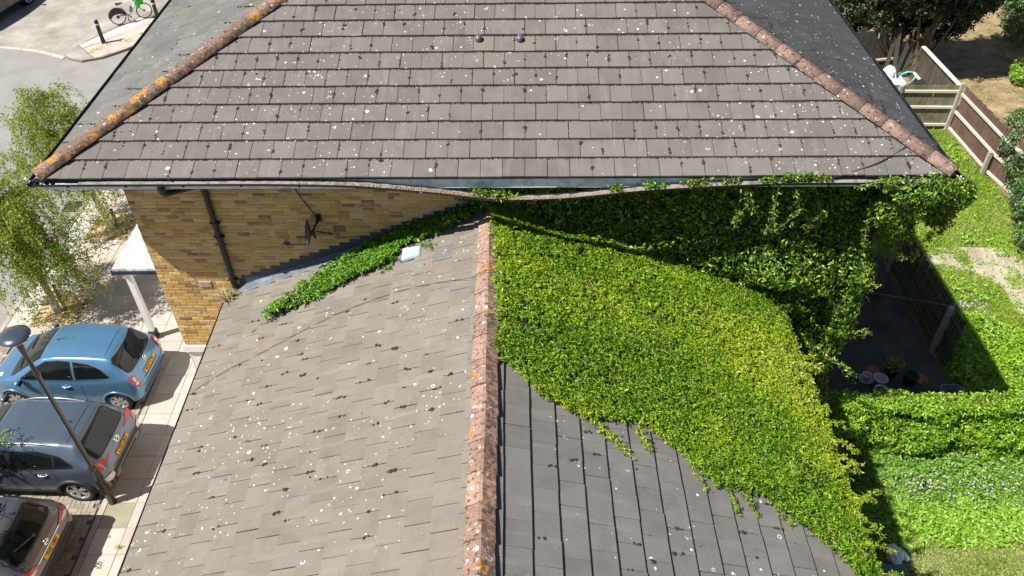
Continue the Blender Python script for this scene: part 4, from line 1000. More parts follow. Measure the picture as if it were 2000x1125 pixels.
def wheel(root, x, y, R_, w, side, spokes, name='wheel'):
    wt = thing(name, (x, y, R_)); wt.parent = root; mx = Matrix.Rotation(-pi / 2 * side, 3, 'X')   # local +z to the outside
    rr = R_ * .70; q = MB(); q.lathe([(rr, -w / 2), (R_ * .93, -w / 2), (R_, -w * .38), (R_, w * .38), (R_ * .95, w / 2), (rr, w / 2 - .004), (rr, -w / 2)], 28, m=mx); q.local('tyre', M['tyre'], wt)
    q = MB(); q.lathe([(rr, w / 2 - .002), (rr * .93, w / 2 - .008), (rr * .9, w / 2 - .06), (rr * .9, -w / 2)], 28, m=mx)
    for k in range(spokes):
        for d in (-.11, .11):
            a = 2 * pi * k / spokes; m_ = mx @ Matrix.Rotation(a + d * .5, 3, 'Z'); q.prism([(.03, -.022), (rr * .93, -.022 + d * .25), (rr * .93, .022 + d * .25), (.03, .022)], w / 2 - .05, w / 2 - .016, m_)
    q.lathe([(0, w / 2 - .005), (.05, w / 2 - .008), (.062, w / 2 - .03)], 14, m=mx); q.local('rim', M['alloy'], wt)
    q = MB(); q.lathe([(0, w / 2 - .075), (rr * .9, w / 2 - .075)], 24, m=mx); q.local('brake_disc', M['liner'], wt); return wt
def car(spec, loc, heading, label, group='cars parked in the bay'):
    """local x runs from the rear bumper forward; y to the left of the car"""
    t = thing('parked_car', loc, label, 'car', group, heading); c = Car(spec); pm = spec['paint']; body = link('body', c.shell(), t, pm); L = spec['L']; R_ = spec['R']; W = max(w for _, w in spec['width'])
    for au in spec['axles']:
        for sd in (1, -1):
            wheel(t, au, sd * (W - .105), R_, .2, sd, spec['spokes'])
            q = MB(); n = 20; arc = []
            for k in range(n + 1):
                w = -.12 + (pi + .24) * k / n; uu, zz = au + (R_ + .05) * cos(w), R_ * .98 + (R_ + .05) * sin(w); co, no = c.hit('s' if sd > 0 else 'o', au + (R_ + .075) * cos(w), R_ * .98 + (R_ + .075) * sin(w)); arc.append(Vector((uu, co.y if abs(co.y) > .5 else sd * (W - .02), max(zz, .2))))
            q.tube(arc, spec.get('archr', .026), 6); q.local('arch_trim', spec.get('arch', pm), t)
            q = MB(); q.lathe([(R_ + .06, -.25), (R_ + .06, .14), ], 22, (au, sd * (W - .2), R_ * .98), Matrix.Rotation(-pi / 2 * sd, 3, 'X')); q.lathe([(0, -.25), (R_ + .06, -.25)], 22, (au, sd * (W - .2), R_ * .98), Matrix.Rotation(-pi / 2 * sd, 3, 'X')); q.local('arch_liner', M['liner'], t)
    for part in spec['patches']:
        ax, lo, hi, mk, nm, eps = part[:6]; m_ = pm if mk == 'paint' else M[mk]; kw = part[6] if len(part) > 6 else {}
        both = kw.pop('both', True) if kw else True; kw2 = dict(kw)
        if ax == 's':
            for a in ('s', 'o'): c.patch(a, lo, hi, m_, nm, t, eps, **kw2)
        elif ax in 'bf' and min(p[0] for p in lo) > .12 and both:
            c.patch(ax, lo, hi, m_, nm, t, eps, **kw2); c.patch(ax, [(-a, b) for a, b in lo], [(-a, b) for a, b in hi], m_, nm, t, eps, **kw2)
        else: c.patch(ax, lo, hi, m_, nm, t, eps, **kw2)
        if kw is not None: kw['both'] = both
    # door handles, mirrors, plate, badge, wiper
    for u, z in spec['handles']:
        for sd in (1, -1):
            co, no = c.hit('s' if sd > 0 else 'o', u, z); q = MB(); q.tube([co + Vector((-.10, 0, 0)), co + Vector((-.06, sd * .035, 0)), co + Vector((.06, sd * .035, .004)), co + Vector((.10, 0, 0))], .015, 6); q.local('door_handle', M[spec.get('handle_mat', 'chrome')] if spec.get('handle_mat', 'chrome') != 'paint' else pm, t)
    mu, mz = spec['mirror']
    for sd in (1, -1):
        co, no = c.hit('s' if sd > 0 else 'o', mu, mz); q = MB(); p = co + Vector((.02, sd * .13, .05))
        q.lathe([(0, -.06), (.06, -.05), (.085, 0), (.07, .05), (.0, .075)], 12, p, Matrix.Rotation(pi / 2, 3, 'Y') @ Matrix(((.75, 0, 0), (0, 1.2, 0), (0, 0, 1)))); q.tube([co + Vector((.03, 0, .0)), p + Vector((0, 0, -.03))], .025, 6); m1 = q.local('mirror', pm, t)
        q = MB(); q.box(p + Vector((-.062, 0, 0)), (.006, .15, .1)); q.local('mirror_glass', M['glass'], m1)
    py, pz, pt = spec['plate']; co, no = c.hit('b', 0, pz); w_, h_ = .52, .111
    nn = Vector((no.x, 0, no.z)).normalized(); nn = nn if nn.x < 0 else -nn; nn = Vector((-cos(spec.get('ptilt', .25)), 0, sin(spec.get('ptilt', .25)))); yy = Vector((0, -1, 0)); zz = nn.cross(yy); zz = zz if zz.z > 0 else -zz; fm = frame(yy, zz, nn)
    pc = co + nn * spec.get('pout', .03); q = MB(); q.box(pc, (w_, h_, .022), fm, .004); pl = q.local('number_plate', M['plate'], t)
    me = text_mesh(pt, .105, .88); me.transform(Matrix.Translation(pc + nn * .013) @ fm.to_4x4()); link('plate_lettering', me, pl, M['ink'])
    bz = spec['badge']; co, no = c.hit('b', 0, bz); no = no if no.x < 0 else -no; zz = (Vector((0, 0, 1)) - no * no.z).normalized(); yy = zz.cross(no); fm = frame(yy, zz, no); q = MB(); bw = spec.get('badgew', 1.)
    q.lathe([(.042, -.004), (.062, -.004), (.062, .012), (.042, .012), (.042, -.004)], 18, co + no * .006, fm @ Matrix(((bw, 0, 0), (0, 1, 0), (0, 0, 1))))
    if spec.get('badgek') == 'h':
        for sx in (-1, 1): q.box(co + no * .01 + yy * sx * .026 * bw, (.014, .085, .014), fm)
        q.box(co + no * .01, (.05 * bw, .014, .014), fm @ Matrix.Rotation(.35, 3, 'Z'))
    else: q.box(co + no * .01, (.135 * bw, .026, .016), fm)
    q.local('badge', M['chrome'], t)
    if spec.get('wiper'):
        a, b = spec['wiper']; p, n1 = c.hit('b', *a); p2, n2 = c.hit('b', *b); q = MB(); q.tube([p + n1 * .02, p.lerp(p2, .5) + n1 * .035, p2 + n2 * .02], .012, 5); q.tube([p + n1 * .01, p + n1 * .035], .03, 8); q.local('rear_wiper', M['trim'], t)
    for f in spec.get('extra', ()): f(c, t, pm)
    return t
def roof_rails(u0, u1, y):
    def f(c, t, pm):
        for sd in (1, -1):
            q = MB(); P = []
            for k in range(11):
                u = u0 + (u1 - u0) * k / 10; co, no = c.hit('t', u, sd * y); P.append(co + Vector((0, 0, .045 * min(1, 4 * min(k, 10 - k) / 10))))
            q.tube(P, .016, 6); q.local('roof_rail', M['silver'], t)
    return f
def fin(u):
    def f(c, t, pm):
        co, no = c.hit('t', u, 0); q = MB(); q.add([co + Vector(p) for p in ((-.07, 0, .07), (.1, -.03, 0), (.1, .03, 0), (-.08, .03, 0), (-.08, -.03, 0))], [(0, 1, 2), (0, 2, 3), (0, 3, 4), (0, 4, 1)]); q.local('aerial_fin', pm, t)
    return f
def whip(u, l):
    def f(c, t, pm):
        co, no = c.hit('t', u, 0); q = MB(); q.tube([co, co + Vector((-l * .8, 0, l * .35))], .005, 5); q.tube([co, co + Vector((-.03, 0, .02))], .018, 6); q.local('aerial', M['trim'], t)
    return f
def seats(us, ys=(.36, -.36)):
    def f(c, t, pm): pass
    return f
def front_wipers(u, z):
    def f(c, t, pm):
        for y0, y1 in ((.1, .55), (-.5, -.02)):
            a, n1 = c.hit('t', u, y0); b, n2 = c.hit('t', u - .10, y1); q = MB(); q.tube([a + n1 * .015, a.lerp(b, .5) + n1 * .035, b + n2 * .015], .011, 5); q.local('wiper', M['trim'], t)
    return f
def door(u0, u1, z0, z1, r=.05): return [(u0, z0 + r), (u0 + r, z0), (u1 - r, z0), (u1, z0 + r)], [(u0, z1), (u0 + r, z1), (u1 - r, z1), (u1, z1)]

small = dict(L=3.72, R=.29, axles=(.57, 3.0), spokes=6, paint=M['blue'], crown=.034,
    top=[(0, .56), (.02, .70), (.05, .84), (.09, .95), (.13, 1.02), (.25, 1.16), (.42, 1.34), (.52, 1.435), (.62, 1.465), (.95, 1.50), (1.4, 1.515), (1.8, 1.50), (2.1, 1.445), (2.5, 1.24), (2.85, 1.03), (2.95, .985), (3.2, .91), (3.45, .81), (3.6, .70), (3.68, .58), (3.72, .46)],
    bottom=[(0, .32), (.1, .25), (.3, .2), (3.3, .18), (3.6, .2), (3.72, .28)],
    width=[(0, .60), (.03, .68), (.08, .735), (.18, .775), (.35, .80), (.6, .82), (1.8, .83), (2.9, .82), (3.2, .79), (3.45, .71), (3.6, .60), (3.68, .48), (3.72, .36)],
    belt=[(0, .9), (.3, .985), (.9, .965), (2, .93), (2.8, .90), (3.72, .8)],
    roofw=[(0, .62), (.13, .59), (.4, .55), (.6, .54), (1.4, .565), (2.05, .56), (2.85, .68), (3.0, .70), (3.72, .6)],
    handles=[(1.62, .80)], handle_mat='chrome', mirror=(2.62, .93), plate=(0, .76, 'MT57 CYK'), ptilt=.28, pout=.012, badge=.955, wiper=((.0, 1.03), (-.42, 1.06)),
    patches=[
        ('s', *door(1.28, 2.72, .30, .95), 'seal', 'door_gap', .0022), ('s', *door(1.287, 2.713, .307, .95), 'paint', 'door', .0048),
        ('s', [(1.42, .985), (2.55, .955), (2.66, .96)], [(1.42, 1.40), (1.7, 1.41), (2.0, 1.375), (2.3, 1.22), (2.66, .975)], 'seal', 'window_seal', .006, dict(nu=24)),
        ('s', [(1.45, 1.0), (2.55, .972), (2.61, .975)], [(1.45, 1.385), (1.7, 1.392), (2.0, 1.355), (2.3, 1.20), (2.61, .985)], 'glass', 'side_window', .009, dict(nu=24)),
        ('s', [(.56, 1.04), (.75, 1.02), (1.36, .99)], [(.56, 1.06), (.75, 1.24), (1.0, 1.34), (1.36, 1.395)], 'seal', 'window_seal', .006, dict(nu=20)),
        ('s', [(.60, 1.055), (.78, 1.037), (1.33, 1.005)], [(.60, 1.07), (.78, 1.235), (1.0, 1.325), (1.33, 1.38)], 'glass', 'quarter_window', .009, dict(nu=20)),
        ('s', [(.62, .982), (1.4, .965), (2.6, .935)], [(.62, .99), (1.4, .975), (2.6, .945)], 'chrome', 'waist_strip', .008, dict(nu=24, nv=2)),
        ('b', [(-.60, 1.05), (-.5, 1.015), (.5, 1.015), (.60, 1.05)], [(-.575, 1.32), (-.5, 1.39), (.5, 1.39), (.575, 1.32)], 'seal', 'window_seal', .006, dict(nu=24, nv=9)),
        ('b', [(-.57, 1.06), (-.48, 1.032), (.48, 1.032), (.57, 1.06)], [(-.545, 1.31), (-.48, 1.37), (.48, 1.37), (.545, 1.31)], 'glass', 'rear_window', .010, dict(nu=24, nv=9)),
        ('b', [(-.56, .60), (-.5, .565), (.5, .565), (.56, .60)], [(-.575, .617), (-.5, .583), (.5, .583), (.575, .617)], 'seal', 'tailgate_gap', .003, dict(nu=20, nv=2)),
        ('b', [(-.34, .655), (.34, .655)], [(-.36, .685), (.36, .685)], 'seal', 'tailgate_recess', .004, dict(nu=14, nv=3)),
        ('b', [(.565, .70), (.60, .665), (.70, .685), (.725, .76)], [(.565, .90), (.60, .985), (.69, .99), (.715, .93)], 'red', 'rear_lamp', .012, dict(nu=10, nv=7)),
        ('b', *ell(.645, .895, .045, .045), 'lens', 'lamp_lens', .017, dict(nu=9, nv=5)), ('b', *ell(.652, .79, .042, .042), 'lens', 'lamp_lens', .017, dict(nu=9, nv=5)),
        ('b', [(-.6, .40), (.6, .40)], [(-.62, .425), (.62, .425)], 'trim', 'bumper_strip', .006, dict(nu=16, nv=2)),
        ('t', [(2.16, -.50), (2.5, -.585), (2.86, -.66)], [(2.16, .50), (2.5, .585), (2.86, .66)], 'seal', 'window_seal', .005, dict(nu=12, nv=14)),
        ('t', [(2.20, -.475), (2.5, -.56), (2.81, -.63)], [(2.20, .475), (2.5, .56), (2.81, .63)], 'glass', 'windscreen', .009, dict(nu=12, nv=14)),
        ('t', [(2.83, -.66), (2.95, -.66)], [(2.83, .66), (2.95, .66)], 'trim', 'scuttle', .008, dict(nu=4, nv=12)),
        ('t', [(.66, -.44), (.672, -.44)], [(.66, .44), (.672, .44)], 'seal', 'tailgate_gap', .003, dict(nu=2, nv=12)),
        ('t', [(3.2, .50), (3.5, .44), (3.56, .46)], [(3.2, .60), (3.42, .63), (3.56, .56)], 'lens', 'headlamp', .012, dict(nu=8, nv=5)), ('t', [(3.2, -.60), (3.42, -.63), (3.56, -.56)], [(3.2, -.50), (3.5, -.44), (3.56, -.46)], 'lens', 'headlamp', .012, dict(nu=8, nv=5)),
    ], extra=[whip(1.95, .42), front_wipers(2.8, 1.0)])
suv = dict(L=4.2, R=.335, axles=(.76, 3.36), spokes=5, paint=M['grey'], crown=.014, arch=M['trim'], archr=.045,
    top=[(0, .60), (.015, .76), (.04, .92), (.09, 1.02), (.16, 1.09), (.35, 1.28), (.50, 1.43), (.56, 1.475), (.9, 1.53), (1.5, 1.56), (2.0, 1.545), (2.35, 1.48), (2.8, 1.24), (3.1, 1.08), (3.2, 1.05), (3.6, .98), (3.95, .90), (4.08, .80), (4.16, .62), (4.2, .5)],
    bottom=[(0, .42), (.1, .33), (.35, .26), (3.7, .24), (4.05, .28), (4.2, .36)],
    width=[(0, .66), (.03, .75), (.08, .81), (.2, .85), (.4, .875), (.7, .895), (2, .90), (3.3, .895), (3.7, .86), (4.0, .76), (4.12, .64), (4.2, .5)],
    belt=[(0, .98), (.3, 1.08), (1, 1.04), (2.2, 1.0), (3.1, .97), (4.2, .85)],
    roofw=[(0, .66), (.16, .64), (.5, .60), (.7, .60), (1.5, .63), (2.3, .62), (3.1, .74), (3.3, .76), (4.2, .66)],
    handles=[(1.28, .90), (2.3, .88)], mirror=(2.95, 1.02), plate=(0, .83, 'LY23 URD'), ptilt=.22, pout=.014, badge=1.01, badgek='h', badgew=1.45, wiper=((.0, 1.11), (-.45, 1.15)),
    patches=[
        ('s', *door(1.02, 1.98, .40, 1.02), 'seal', 'door_gap', .0022), ('s', *door(1.027, 1.973, .407, 1.02), 'paint', 'door', .0048),
        ('s', *door(1.98, 3.02, .40, 1.0), 'seal', 'door_gap', .0022), ('s', *door(1.987, 3.013, .407, 1.0), 'paint', 'door', .0048),
        ('s', [(.60, 1.115), (1.4, 1.06), (2.95, 1.02)], [(.60, 1.135), (.85, 1.32), (1.3, 1.42), (2.2, 1.415), (2.55, 1.27), (2.95, 1.04)], 'seal', 'window_seal', .006, dict(nu=36)),
        ('s', [(1.03, 1.105), (1.86, 1.067)], [(1.03, 1.345), (1.3, 1.40), (1.86, 1.405)], 'glass', 'side_window', .010, dict(nu=16)),
        ('s', [(2.0, 1.062), (2.88, 1.035)], [(2.0, 1.405), (2.2, 1.395), (2.52, 1.26), (2.88, 1.045)], 'glass', 'side_window', .010, dict(nu=18)),
        ('s', [(.68, 1.135), (.96, 1.115)], [(.68, 1.16), (.85, 1.29), (.96, 1.33)], 'glass', 'quarter_window', .010, dict(nu=10)),
        ('s', [(.62, 1.095), (1.4, 1.042), (2.95, 1.0)], [(.62, 1.112), (1.4, 1.058), (2.95, 1.018)], 'chrome', 'waist_strip', .010, dict(nu=24, nv=2)),
        ('s', [(1.1, .30), (3.0, .28)], [(1.1, .40), (3.0, .385)], 'trim', 'sill_cladding', .008, dict(nu=16, nv=3)),
        ('b', [(-.62, 1.10), (-.5, 1.075), (.5, 1.075), (.62, 1.10)], [(-.58, 1.38), (-.5, 1.43), (.5, 1.43), (.58, 1.38)], 'seal', 'window_seal', .006, dict(nu=24, nv=9)),
        ('b', [(-.59, 1.115), (-.48, 1.092), (.48, 1.092), (.59, 1.115)], [(-.55, 1.36), (-.48, 1.405), (.48, 1.405), (.55, 1.36)], 'glass', 'rear_window', .010, dict(nu=24, nv=9)),
        ('b', [(-.80, .45), (-.6, .42), (.6, .42), (.80, .45)], [(-.84, .66), (-.6, .70), (.6, .70), (.84, .66)], 'trim', 'rear_bumper', .006, dict(nu=24, nv=5)),
        ('b', [(-.58, .47), (-.45, .445), (.45, .445), (.58, .47)], [(-.60, .55), (-.45, .60), (.45, .60), (.60, .55)], 'silver', 'skid_plate', .014, dict(nu=18, nv=4)),
        ('b', [(-.42, .49), (.42, .49)], [(-.40, .555), (.40, .555)], 'trim', 'skid_slot', .02, dict(nu=14, nv=3)),
        ('b', [(.36, .965), (.6, .97), (.80, .95)], [(.36, .99), (.6, 1.04), (.80, 1.05)], 'red', 'rear_lamp', .013, dict(nu=12, nv=4)),
        ('b', [(.60, .615), (.7, .595), (.82, .61)], [(.60, .72), (.7, .745), (.82, .74)], 'lens', 'reversing_lamp', .014, dict(nu=9, nv=4)), ('b', [(.60, .60), (.7, .58), (.82, .595)], [(.60, .615), (.7, .595), (.82, .61)], 'red', 'reflector_strip', .016, dict(nu=9, nv=2)),
        ('b', [(-.5, .735), (.5, .735)], [(-.51, .75), (.51, .75)], 'seal', 'tailgate_gap', .004, dict(nu=14, nv=2)),
        ('t', [(2.4, -.53), (2.75, -.61), (3.12, -.70)], [(2.4, .53), (2.75, .61), (3.12, .70)], 'seal', 'window_seal', .005, dict(nu=12, nv=14)),
        ('t', [(2.44, -.50), (2.75, -.58), (3.06, -.66)], [(2.44, .50), (2.75, .58), (3.06, .66)], 'glass', 'windscreen', .009, dict(nu=12, nv=14)),
        ('t', [(.72, -.52), (.735, -.52)], [(.72, .52), (.735, .52)], 'seal', 'spoiler_gap', .003, dict(nu=2, nv=12)),
    ], extra=[roof_rails(.85, 2.2, .60), fin(.95), front_wipers(3.0, 1.05)])
cross = dict(L=4.38, R=.34, axles=(.86, 3.5), spokes=5, paint=M['bronze'], crown=.016, arch=M['trim'], archr=.04,
    top=[(0, .62), (.015, .78), (.04, .95), (.09, 1.05), (.18, 1.13), (.38, 1.32), (.54, 1.47), (.62, 1.51), (1.0, 1.565), (1.6, 1.59), (2.1, 1.57), (2.5, 1.49), (2.95, 1.25), (3.25, 1.10), (3.4, 1.06), (3.8, .98), (4.15, .88), (4.28, .76), (4.34, .62), (4.38, .5)],
    bottom=[(0, .40), (.1, .32), (.35, .26), (3.9, .24), (4.2, .28), (4.38, .36)],
    width=[(0, .68), (.03, .77), (.08, .83), (.2, .87), (.4, .89), (.8, .905), (2.2, .91), (3.4, .90), (3.9, .86), (4.18, .74), (4.3, .62), (4.38, .48)],
    belt=[(0, 1.0), (.3, 1.10), (1, 1.06), (2.3, 1.02), (3.3, .98), (4.38, .85)],
    roofw=[(0, .68), (.18, .66), (.55, .61), (.75, .61), (1.6, .64), (2.4, .62), (3.2, .74), (3.4, .77), (4.38, .66)],
    handles=[(1.4, .92), (2.4, .90)], mirror=(3.05, 1.04), plate=(0, .80, 'THZ 1460'), ptilt=.25, pout=.014, badge=.965, badgew=1.05, wiper=((.0, 1.16), (.40, 1.27)),
    patches=[
        ('s', *door(1.1, 2.08, .40, 1.04), 'seal', 'door_gap', .0022), ('s', *door(1.107, 2.073, .407, 1.04), 'paint', 'door', .0048), ('s', *door(2.08, 3.12, .40, 1.02), 'seal', 'door_gap', .0022), ('s', *door(2.087, 3.113, .407, 1.02), 'paint', 'door', .0048),
        ('s', [(.68, 1.135), (1.5, 1.08), (3.05, 1.04)], [(.68, 1.155), (.95, 1.35), (1.4, 1.45), (2.3, 1.44), (2.65, 1.29), (3.05, 1.06)], 'seal', 'window_seal', .006, dict(nu=36)),
        ('s', [(1.12, 1.125), (1.96, 1.087)], [(1.12, 1.375), (1.4, 1.43), (1.96, 1.43)], 'glass', 'side_window', .010, dict(nu=16)), ('s', [(2.1, 1.08), (2.98, 1.055)], [(2.1, 1.43), (2.3, 1.42), (2.62, 1.28), (2.98, 1.065)], 'glass', 'side_window', .010, dict(nu=18)),
        ('s', [(.7, 1.115), (1.5, 1.06), (3.05, 1.02)], [(.7, 1.132), (1.5, 1.077), (3.05, 1.037)], 'chrome', 'waist_strip', .010, dict(nu=24, nv=2)),
        ('b', [(-.64, 1.14), (-.5, 1.115), (.5, 1.115), (.64, 1.14)], [(-.59, 1.40), (-.5, 1.46), (.5, 1.46), (.59, 1.40)], 'seal', 'window_seal', .006, dict(nu=24, nv=9)),
        ('b', [(-.61, 1.15), (-.48, 1.13), (.48, 1.13), (.61, 1.15)], [(-.56, 1.385), (-.48, 1.435), (.48, 1.435), (.56, 1.385)], 'glass', 'rear_window', .010, dict(nu=24, nv=9)),
        ('b', [(-.82, .44), (-.6, .41), (.6, .41), (.82, .44)], [(-.86, .56), (-.6, .58), (.6, .58), (.86, .56)], 'trim', 'rear_bumper', .006, dict(nu=24, nv=4)),
        ('b', [(-.60, .66), (.60, .66)], [(-.62, .70), (.62, .70)], 'seal', 'tailgate_gap', .004, dict(nu=20, nv=2)), ('b', [(-.45, .865), (.45, .865)], [(-.46, .885), (.46, .885)], 'chrome', 'tailgate_strip', .012, dict(nu=16, nv=2)),
        ('b', [(.42, .86), (.6, .80), (.85, .84)], [(.42, .90), (.6, .985), (.85, 1.04)], 'red', 'rear_lamp', .014, dict(nu=14, nv=6)), ('b', [(.52, .865), (.62, .845), (.76, .865)], [(.52, .885), (.62, .905), (.76, .935)], 'lens', 'lamp_lens', .019, dict(nu=9, nv=4)),
        ('t', [(2.52, -.53), (2.9, -.62), (3.26, -.70)], [(2.52, .53), (2.9, .62), (3.26, .70)], 'seal', 'window_seal', .005, dict(nu=12, nv=14)), ('t', [(2.56, -.50), (2.9, -.585), (3.2, -.66)], [(2.56, .50), (2.9, .585), (3.2, .66)], 'glass', 'windscreen', .009, dict(nu=12, nv=14)),
        ('t', [(.80, -.52), (.815, -.52)], [(.80, .52), (.815, .52)], 'seal', 'spoiler_gap', .003, dict(nu=2, nv=12)), ('t', [(.86, -.44), (1.6, -.46), (2.2, -.46)], [(.86, .44), (1.6, .46), (2.2, .46)], 'glass', 'glass_roof', .006, dict(nu=10, nv=8)),
    ], extra=[roof_rails(.95, 2.3, .61)])
def place(spec, rear_axle, heading, label, z=-.02):
    d = Vector((cos(heading), sin(heading), 0)); p = Vector((*rear_axle, z)) - d * spec['axles'][0]; return car(spec, p, heading, label)
place(small, (-9.20, 13.15), R(177.3), 'light blue three door hatchback parked nearest the white canopy post')
place(suv, (-9.16, 10.75), R(177.5), 'blue grey five door crossover car parked behind the lamp post')
place(cross, (-9.78, 8.36), R(178), 'dark grey crossover car at the bottom corner with a leafy branch over its roof')
van = dict(cross); van['paint'] = M['blackpaint']; van['plate'] = (0, .80, ''); van['L'] = 4.38
# ------------------------------------------------------------ plants
rg = np.random.default_rng(42)
def sample(poly, n):
    p = np.asarray(poly); lo, hi = p.min(0), p.max(0); area = (hi - lo).prod(); out = np.zeros((0, 2))
    while len(out) < n:
        q = rg.uniform(lo, hi, (n * 2, 2)); out = np.concatenate([out, q[inpoly(q[:, 0], q[:, 1], p)]])
    return out[:n]
def parea(poly): p = np.asarray(poly); x, y = p.T; return .5 * abs(np.dot(x, np.roll(y, 1)) - np.dot(y, np.roll(x, 1)))
def shoot(root, pts, stem_r=.006, n=40, size=.055, mat='creeper_roof', up=(0, 0, 1), spread=.035):
    c = curve_pts(pts, 8); q = MB(); q.tube(c, [stem_r * (1 - .6 * i / len(c)) for i in range(len(c))], 4); q.build('shoot', M['vine'], root)
    idx = np.linspace(0, len(c) - 1.01, n); P = np.array([c[int(i)].lerp(c[int(i) + 1], i % 1) for i in idx]) + rg.normal(0, spread, (n, 3))
    return P, np.tile(np.array(up, float), (n, 1)) + rg.normal(0, .5, (n, 3))
def wz(x): return WZ - np.abs(x - WR) * tan(WP)
def roof_creeper(label, poly, hmin, hmax, mat, dens, seed, size, sub, shoots, edge=None, dnoise=.0):
    t = thing('creeper', (np.mean([p[0] for p in poly]), np.mean([p[1] for p in poly]), 5.4), label, 'creeper', 'creeper covering the houses')
    def height(p): a = vnoise(p * 1.3, seed) * .5 + .5; b = vnoise(p * 3.7, seed + 1) * .5 + .5; c = vnoise(p * 8.5, seed + 2) * .5 + .5; return hmin + (hmax - hmin) * (.42 * a + .33 * b + .25 * c)
    def zt(x):
        return np.where(x < XR2 + .05, wz(x), wz(np.full_like(x, XR2 + .05)) - (x - XR2 - .05) * .9)
    # shaded stems underneath
    p = np.asarray(poly); lo, hi = p.min(0), p.max(0); g = .07; nx, ny = ((hi - lo) / g).astype(int) + 2; X, Y = np.meshgrid(lo[0] + np.arange(nx) * g, lo[1] + np.arange(ny) * g, indexing='ij'); Q = np.stack([X.ravel(), Y.ravel()], 1)
    Z = zt(Q[:, 0]) + .05 + height(Q) * .45 + vnoise(Q * 9, 5) * .02; ins = inpoly(Q[:, 0], Q[:, 1], p).reshape(nx, ny); F = []
    for i in range(nx - 1):
        for j in range(ny - 1):
            if ins[i, j] and ins[i + 1, j] and ins[i, j + 1] and ins[i + 1, j + 1]: F.append((i * ny + j, (i + 1) * ny + j, (i + 1) * ny + j + 1, i * ny + j + 1))
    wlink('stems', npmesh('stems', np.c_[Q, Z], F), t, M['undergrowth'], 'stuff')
    n = int(parea(poly) * dens); q = sample(poly, n); q = q[(vnoise(q * 2.9, seed + 40) > -.62) | (rg.uniform(0, 1, n) < .35)]; n = len(q); q = q + rg.normal(0, .03, q.shape); h = height(q); d = rg.uniform(.25, 1, n) ** .6
    P = np.c_[q, zt(q[:, 0]) + .05 + h * d]; sgn = np.where(q[:, 0] > WR, 1, -1); N = np.c_[sgn * sin(WP), np.zeros(n), np.full(n, cos(WP))] + rg.normal(0, .42, (n, 3))
    PP = [P]; NN = [N]; SS = [size * rg.choice([.7, .9, 1.05, 1.45], n, p=[.3, .35, .25, .1])]
    for s in shoots:
        a, b = shoot(t, *s[:1], n=s[1], up=s[2] if len(s) > 2 else (0, 0, 1), spread=s[3] if len(s) > 3 else .03); PP.append(a); NN.append(b); SS.append(np.full(len(a), size * .9))
    leaf_mesh('foliage', np.concatenate(PP), np.concatenate(NN), np.concatenate(SS), M[mat], t, k=sub)
    # bare runners lying on top of the leaves
    rn = MB(); q = sample(poly, int(parea(poly) * 4))
    for x, y in q:
        a = rg.uniform(0, 2 * pi); L = rg.uniform(.08, .34); pts = []
        for k in range(4):
            f = k / 3; xx = x + L * f * cos(a + f * 1.2); yy = y + L * f * sin(a + f * 1.2); Q2 = np.array([[xx, yy]]); pts.append((xx, yy, float(zt(Q2[:, 0])[0]) + .06 + float(height(Q2)[0]) + rg.uniform(-.02, .02)))
        rn.tube(pts, rg.uniform(.003, .006), 3, caps=False)
    rn.build('runners', M['runner'], t, 'stuff')
    return t
sh = []
for (x, y, dx, dy, n) in ((.99, 6.95, .45, -.5, 60), (1.0, 6.9, .25, -.25, 30), (1.6, 7.0, .12, -.42, 34), (2.25, 6.7, .2, -.5, 30), (2.8, 6.25, .0, -.35, 26), (3.0, 6.3, .1, -.3, 30), (3.4, 6.2, .2, -.25, 26), (.2, 7.2, .15, -.1, 16), (-.3, 8.0, -.12, .1, 14), (-.25, 9.6, -.1, -.12, 12), (-.3, 8.9, -.1, .05, 12)):
    P = [];
    for k in range(5): f = k / 4; xx = x + dx * f + rg.normal(0, .015); yy = y + dy * f; P.append((xx, yy, float(wz(np.array(xx))) + .10 - .03 * f + .04 * sin(f * 3)))
    sh.append((P, n, (.3, 0, 1), .028))
for k in range(30):     # twigs poking out over the right eave
    y = rg.uniform(4.8, 10.8); L = rg.uniform(.12, .5); a = rg.normal(0, .5); x = 4.7 + rg.uniform(-.15, .1); z = 4.6 + rg.uniform(-.1, .12); dz = rg.uniform(-.15, .18)
    sh.append(([(x, y, z), (x + L * .5 * cos(a), y + L * .5 * sin(a), z + .05 + dz * .3), (x + L * cos(a), y + L * sin(a), z + dz)], int(8 + L * 55), (.3, 0, 1), .025))
roof_creeper('dense yellow green creeper blanketing the right slope of the lower roof beside the terracotta ridge', CRP, .07, .30, 'creeper_roof', 1700, 3, .050, 4, sh)
sh = [([(-4.1, 10.05, 5.15), (-4.3, 9.9, 5.07), (-4.45, 9.78, 5.0)], 14), ([(-2.0, 10.42, 6.05), (-2.1, 10.3, 6.0), (-2.25, 10.2, 5.93)], 14), ([(-1.55, 10.6, 6.2), (-1.45, 10.5, 6.2), (-1.4, 10.38, 6.25)], 14), ([(-3.3, 10.25, 5.5), (-3.4, 10.15, 5.45), (-3.5, 10.0, 5.4)], 12)]
roof_creeper('tongue of fresh green creeper spilling down the left slope below the dark lead flashing', CRB, .07, .33, 'creeper_band', 1250, 13, .062, 4, sh)
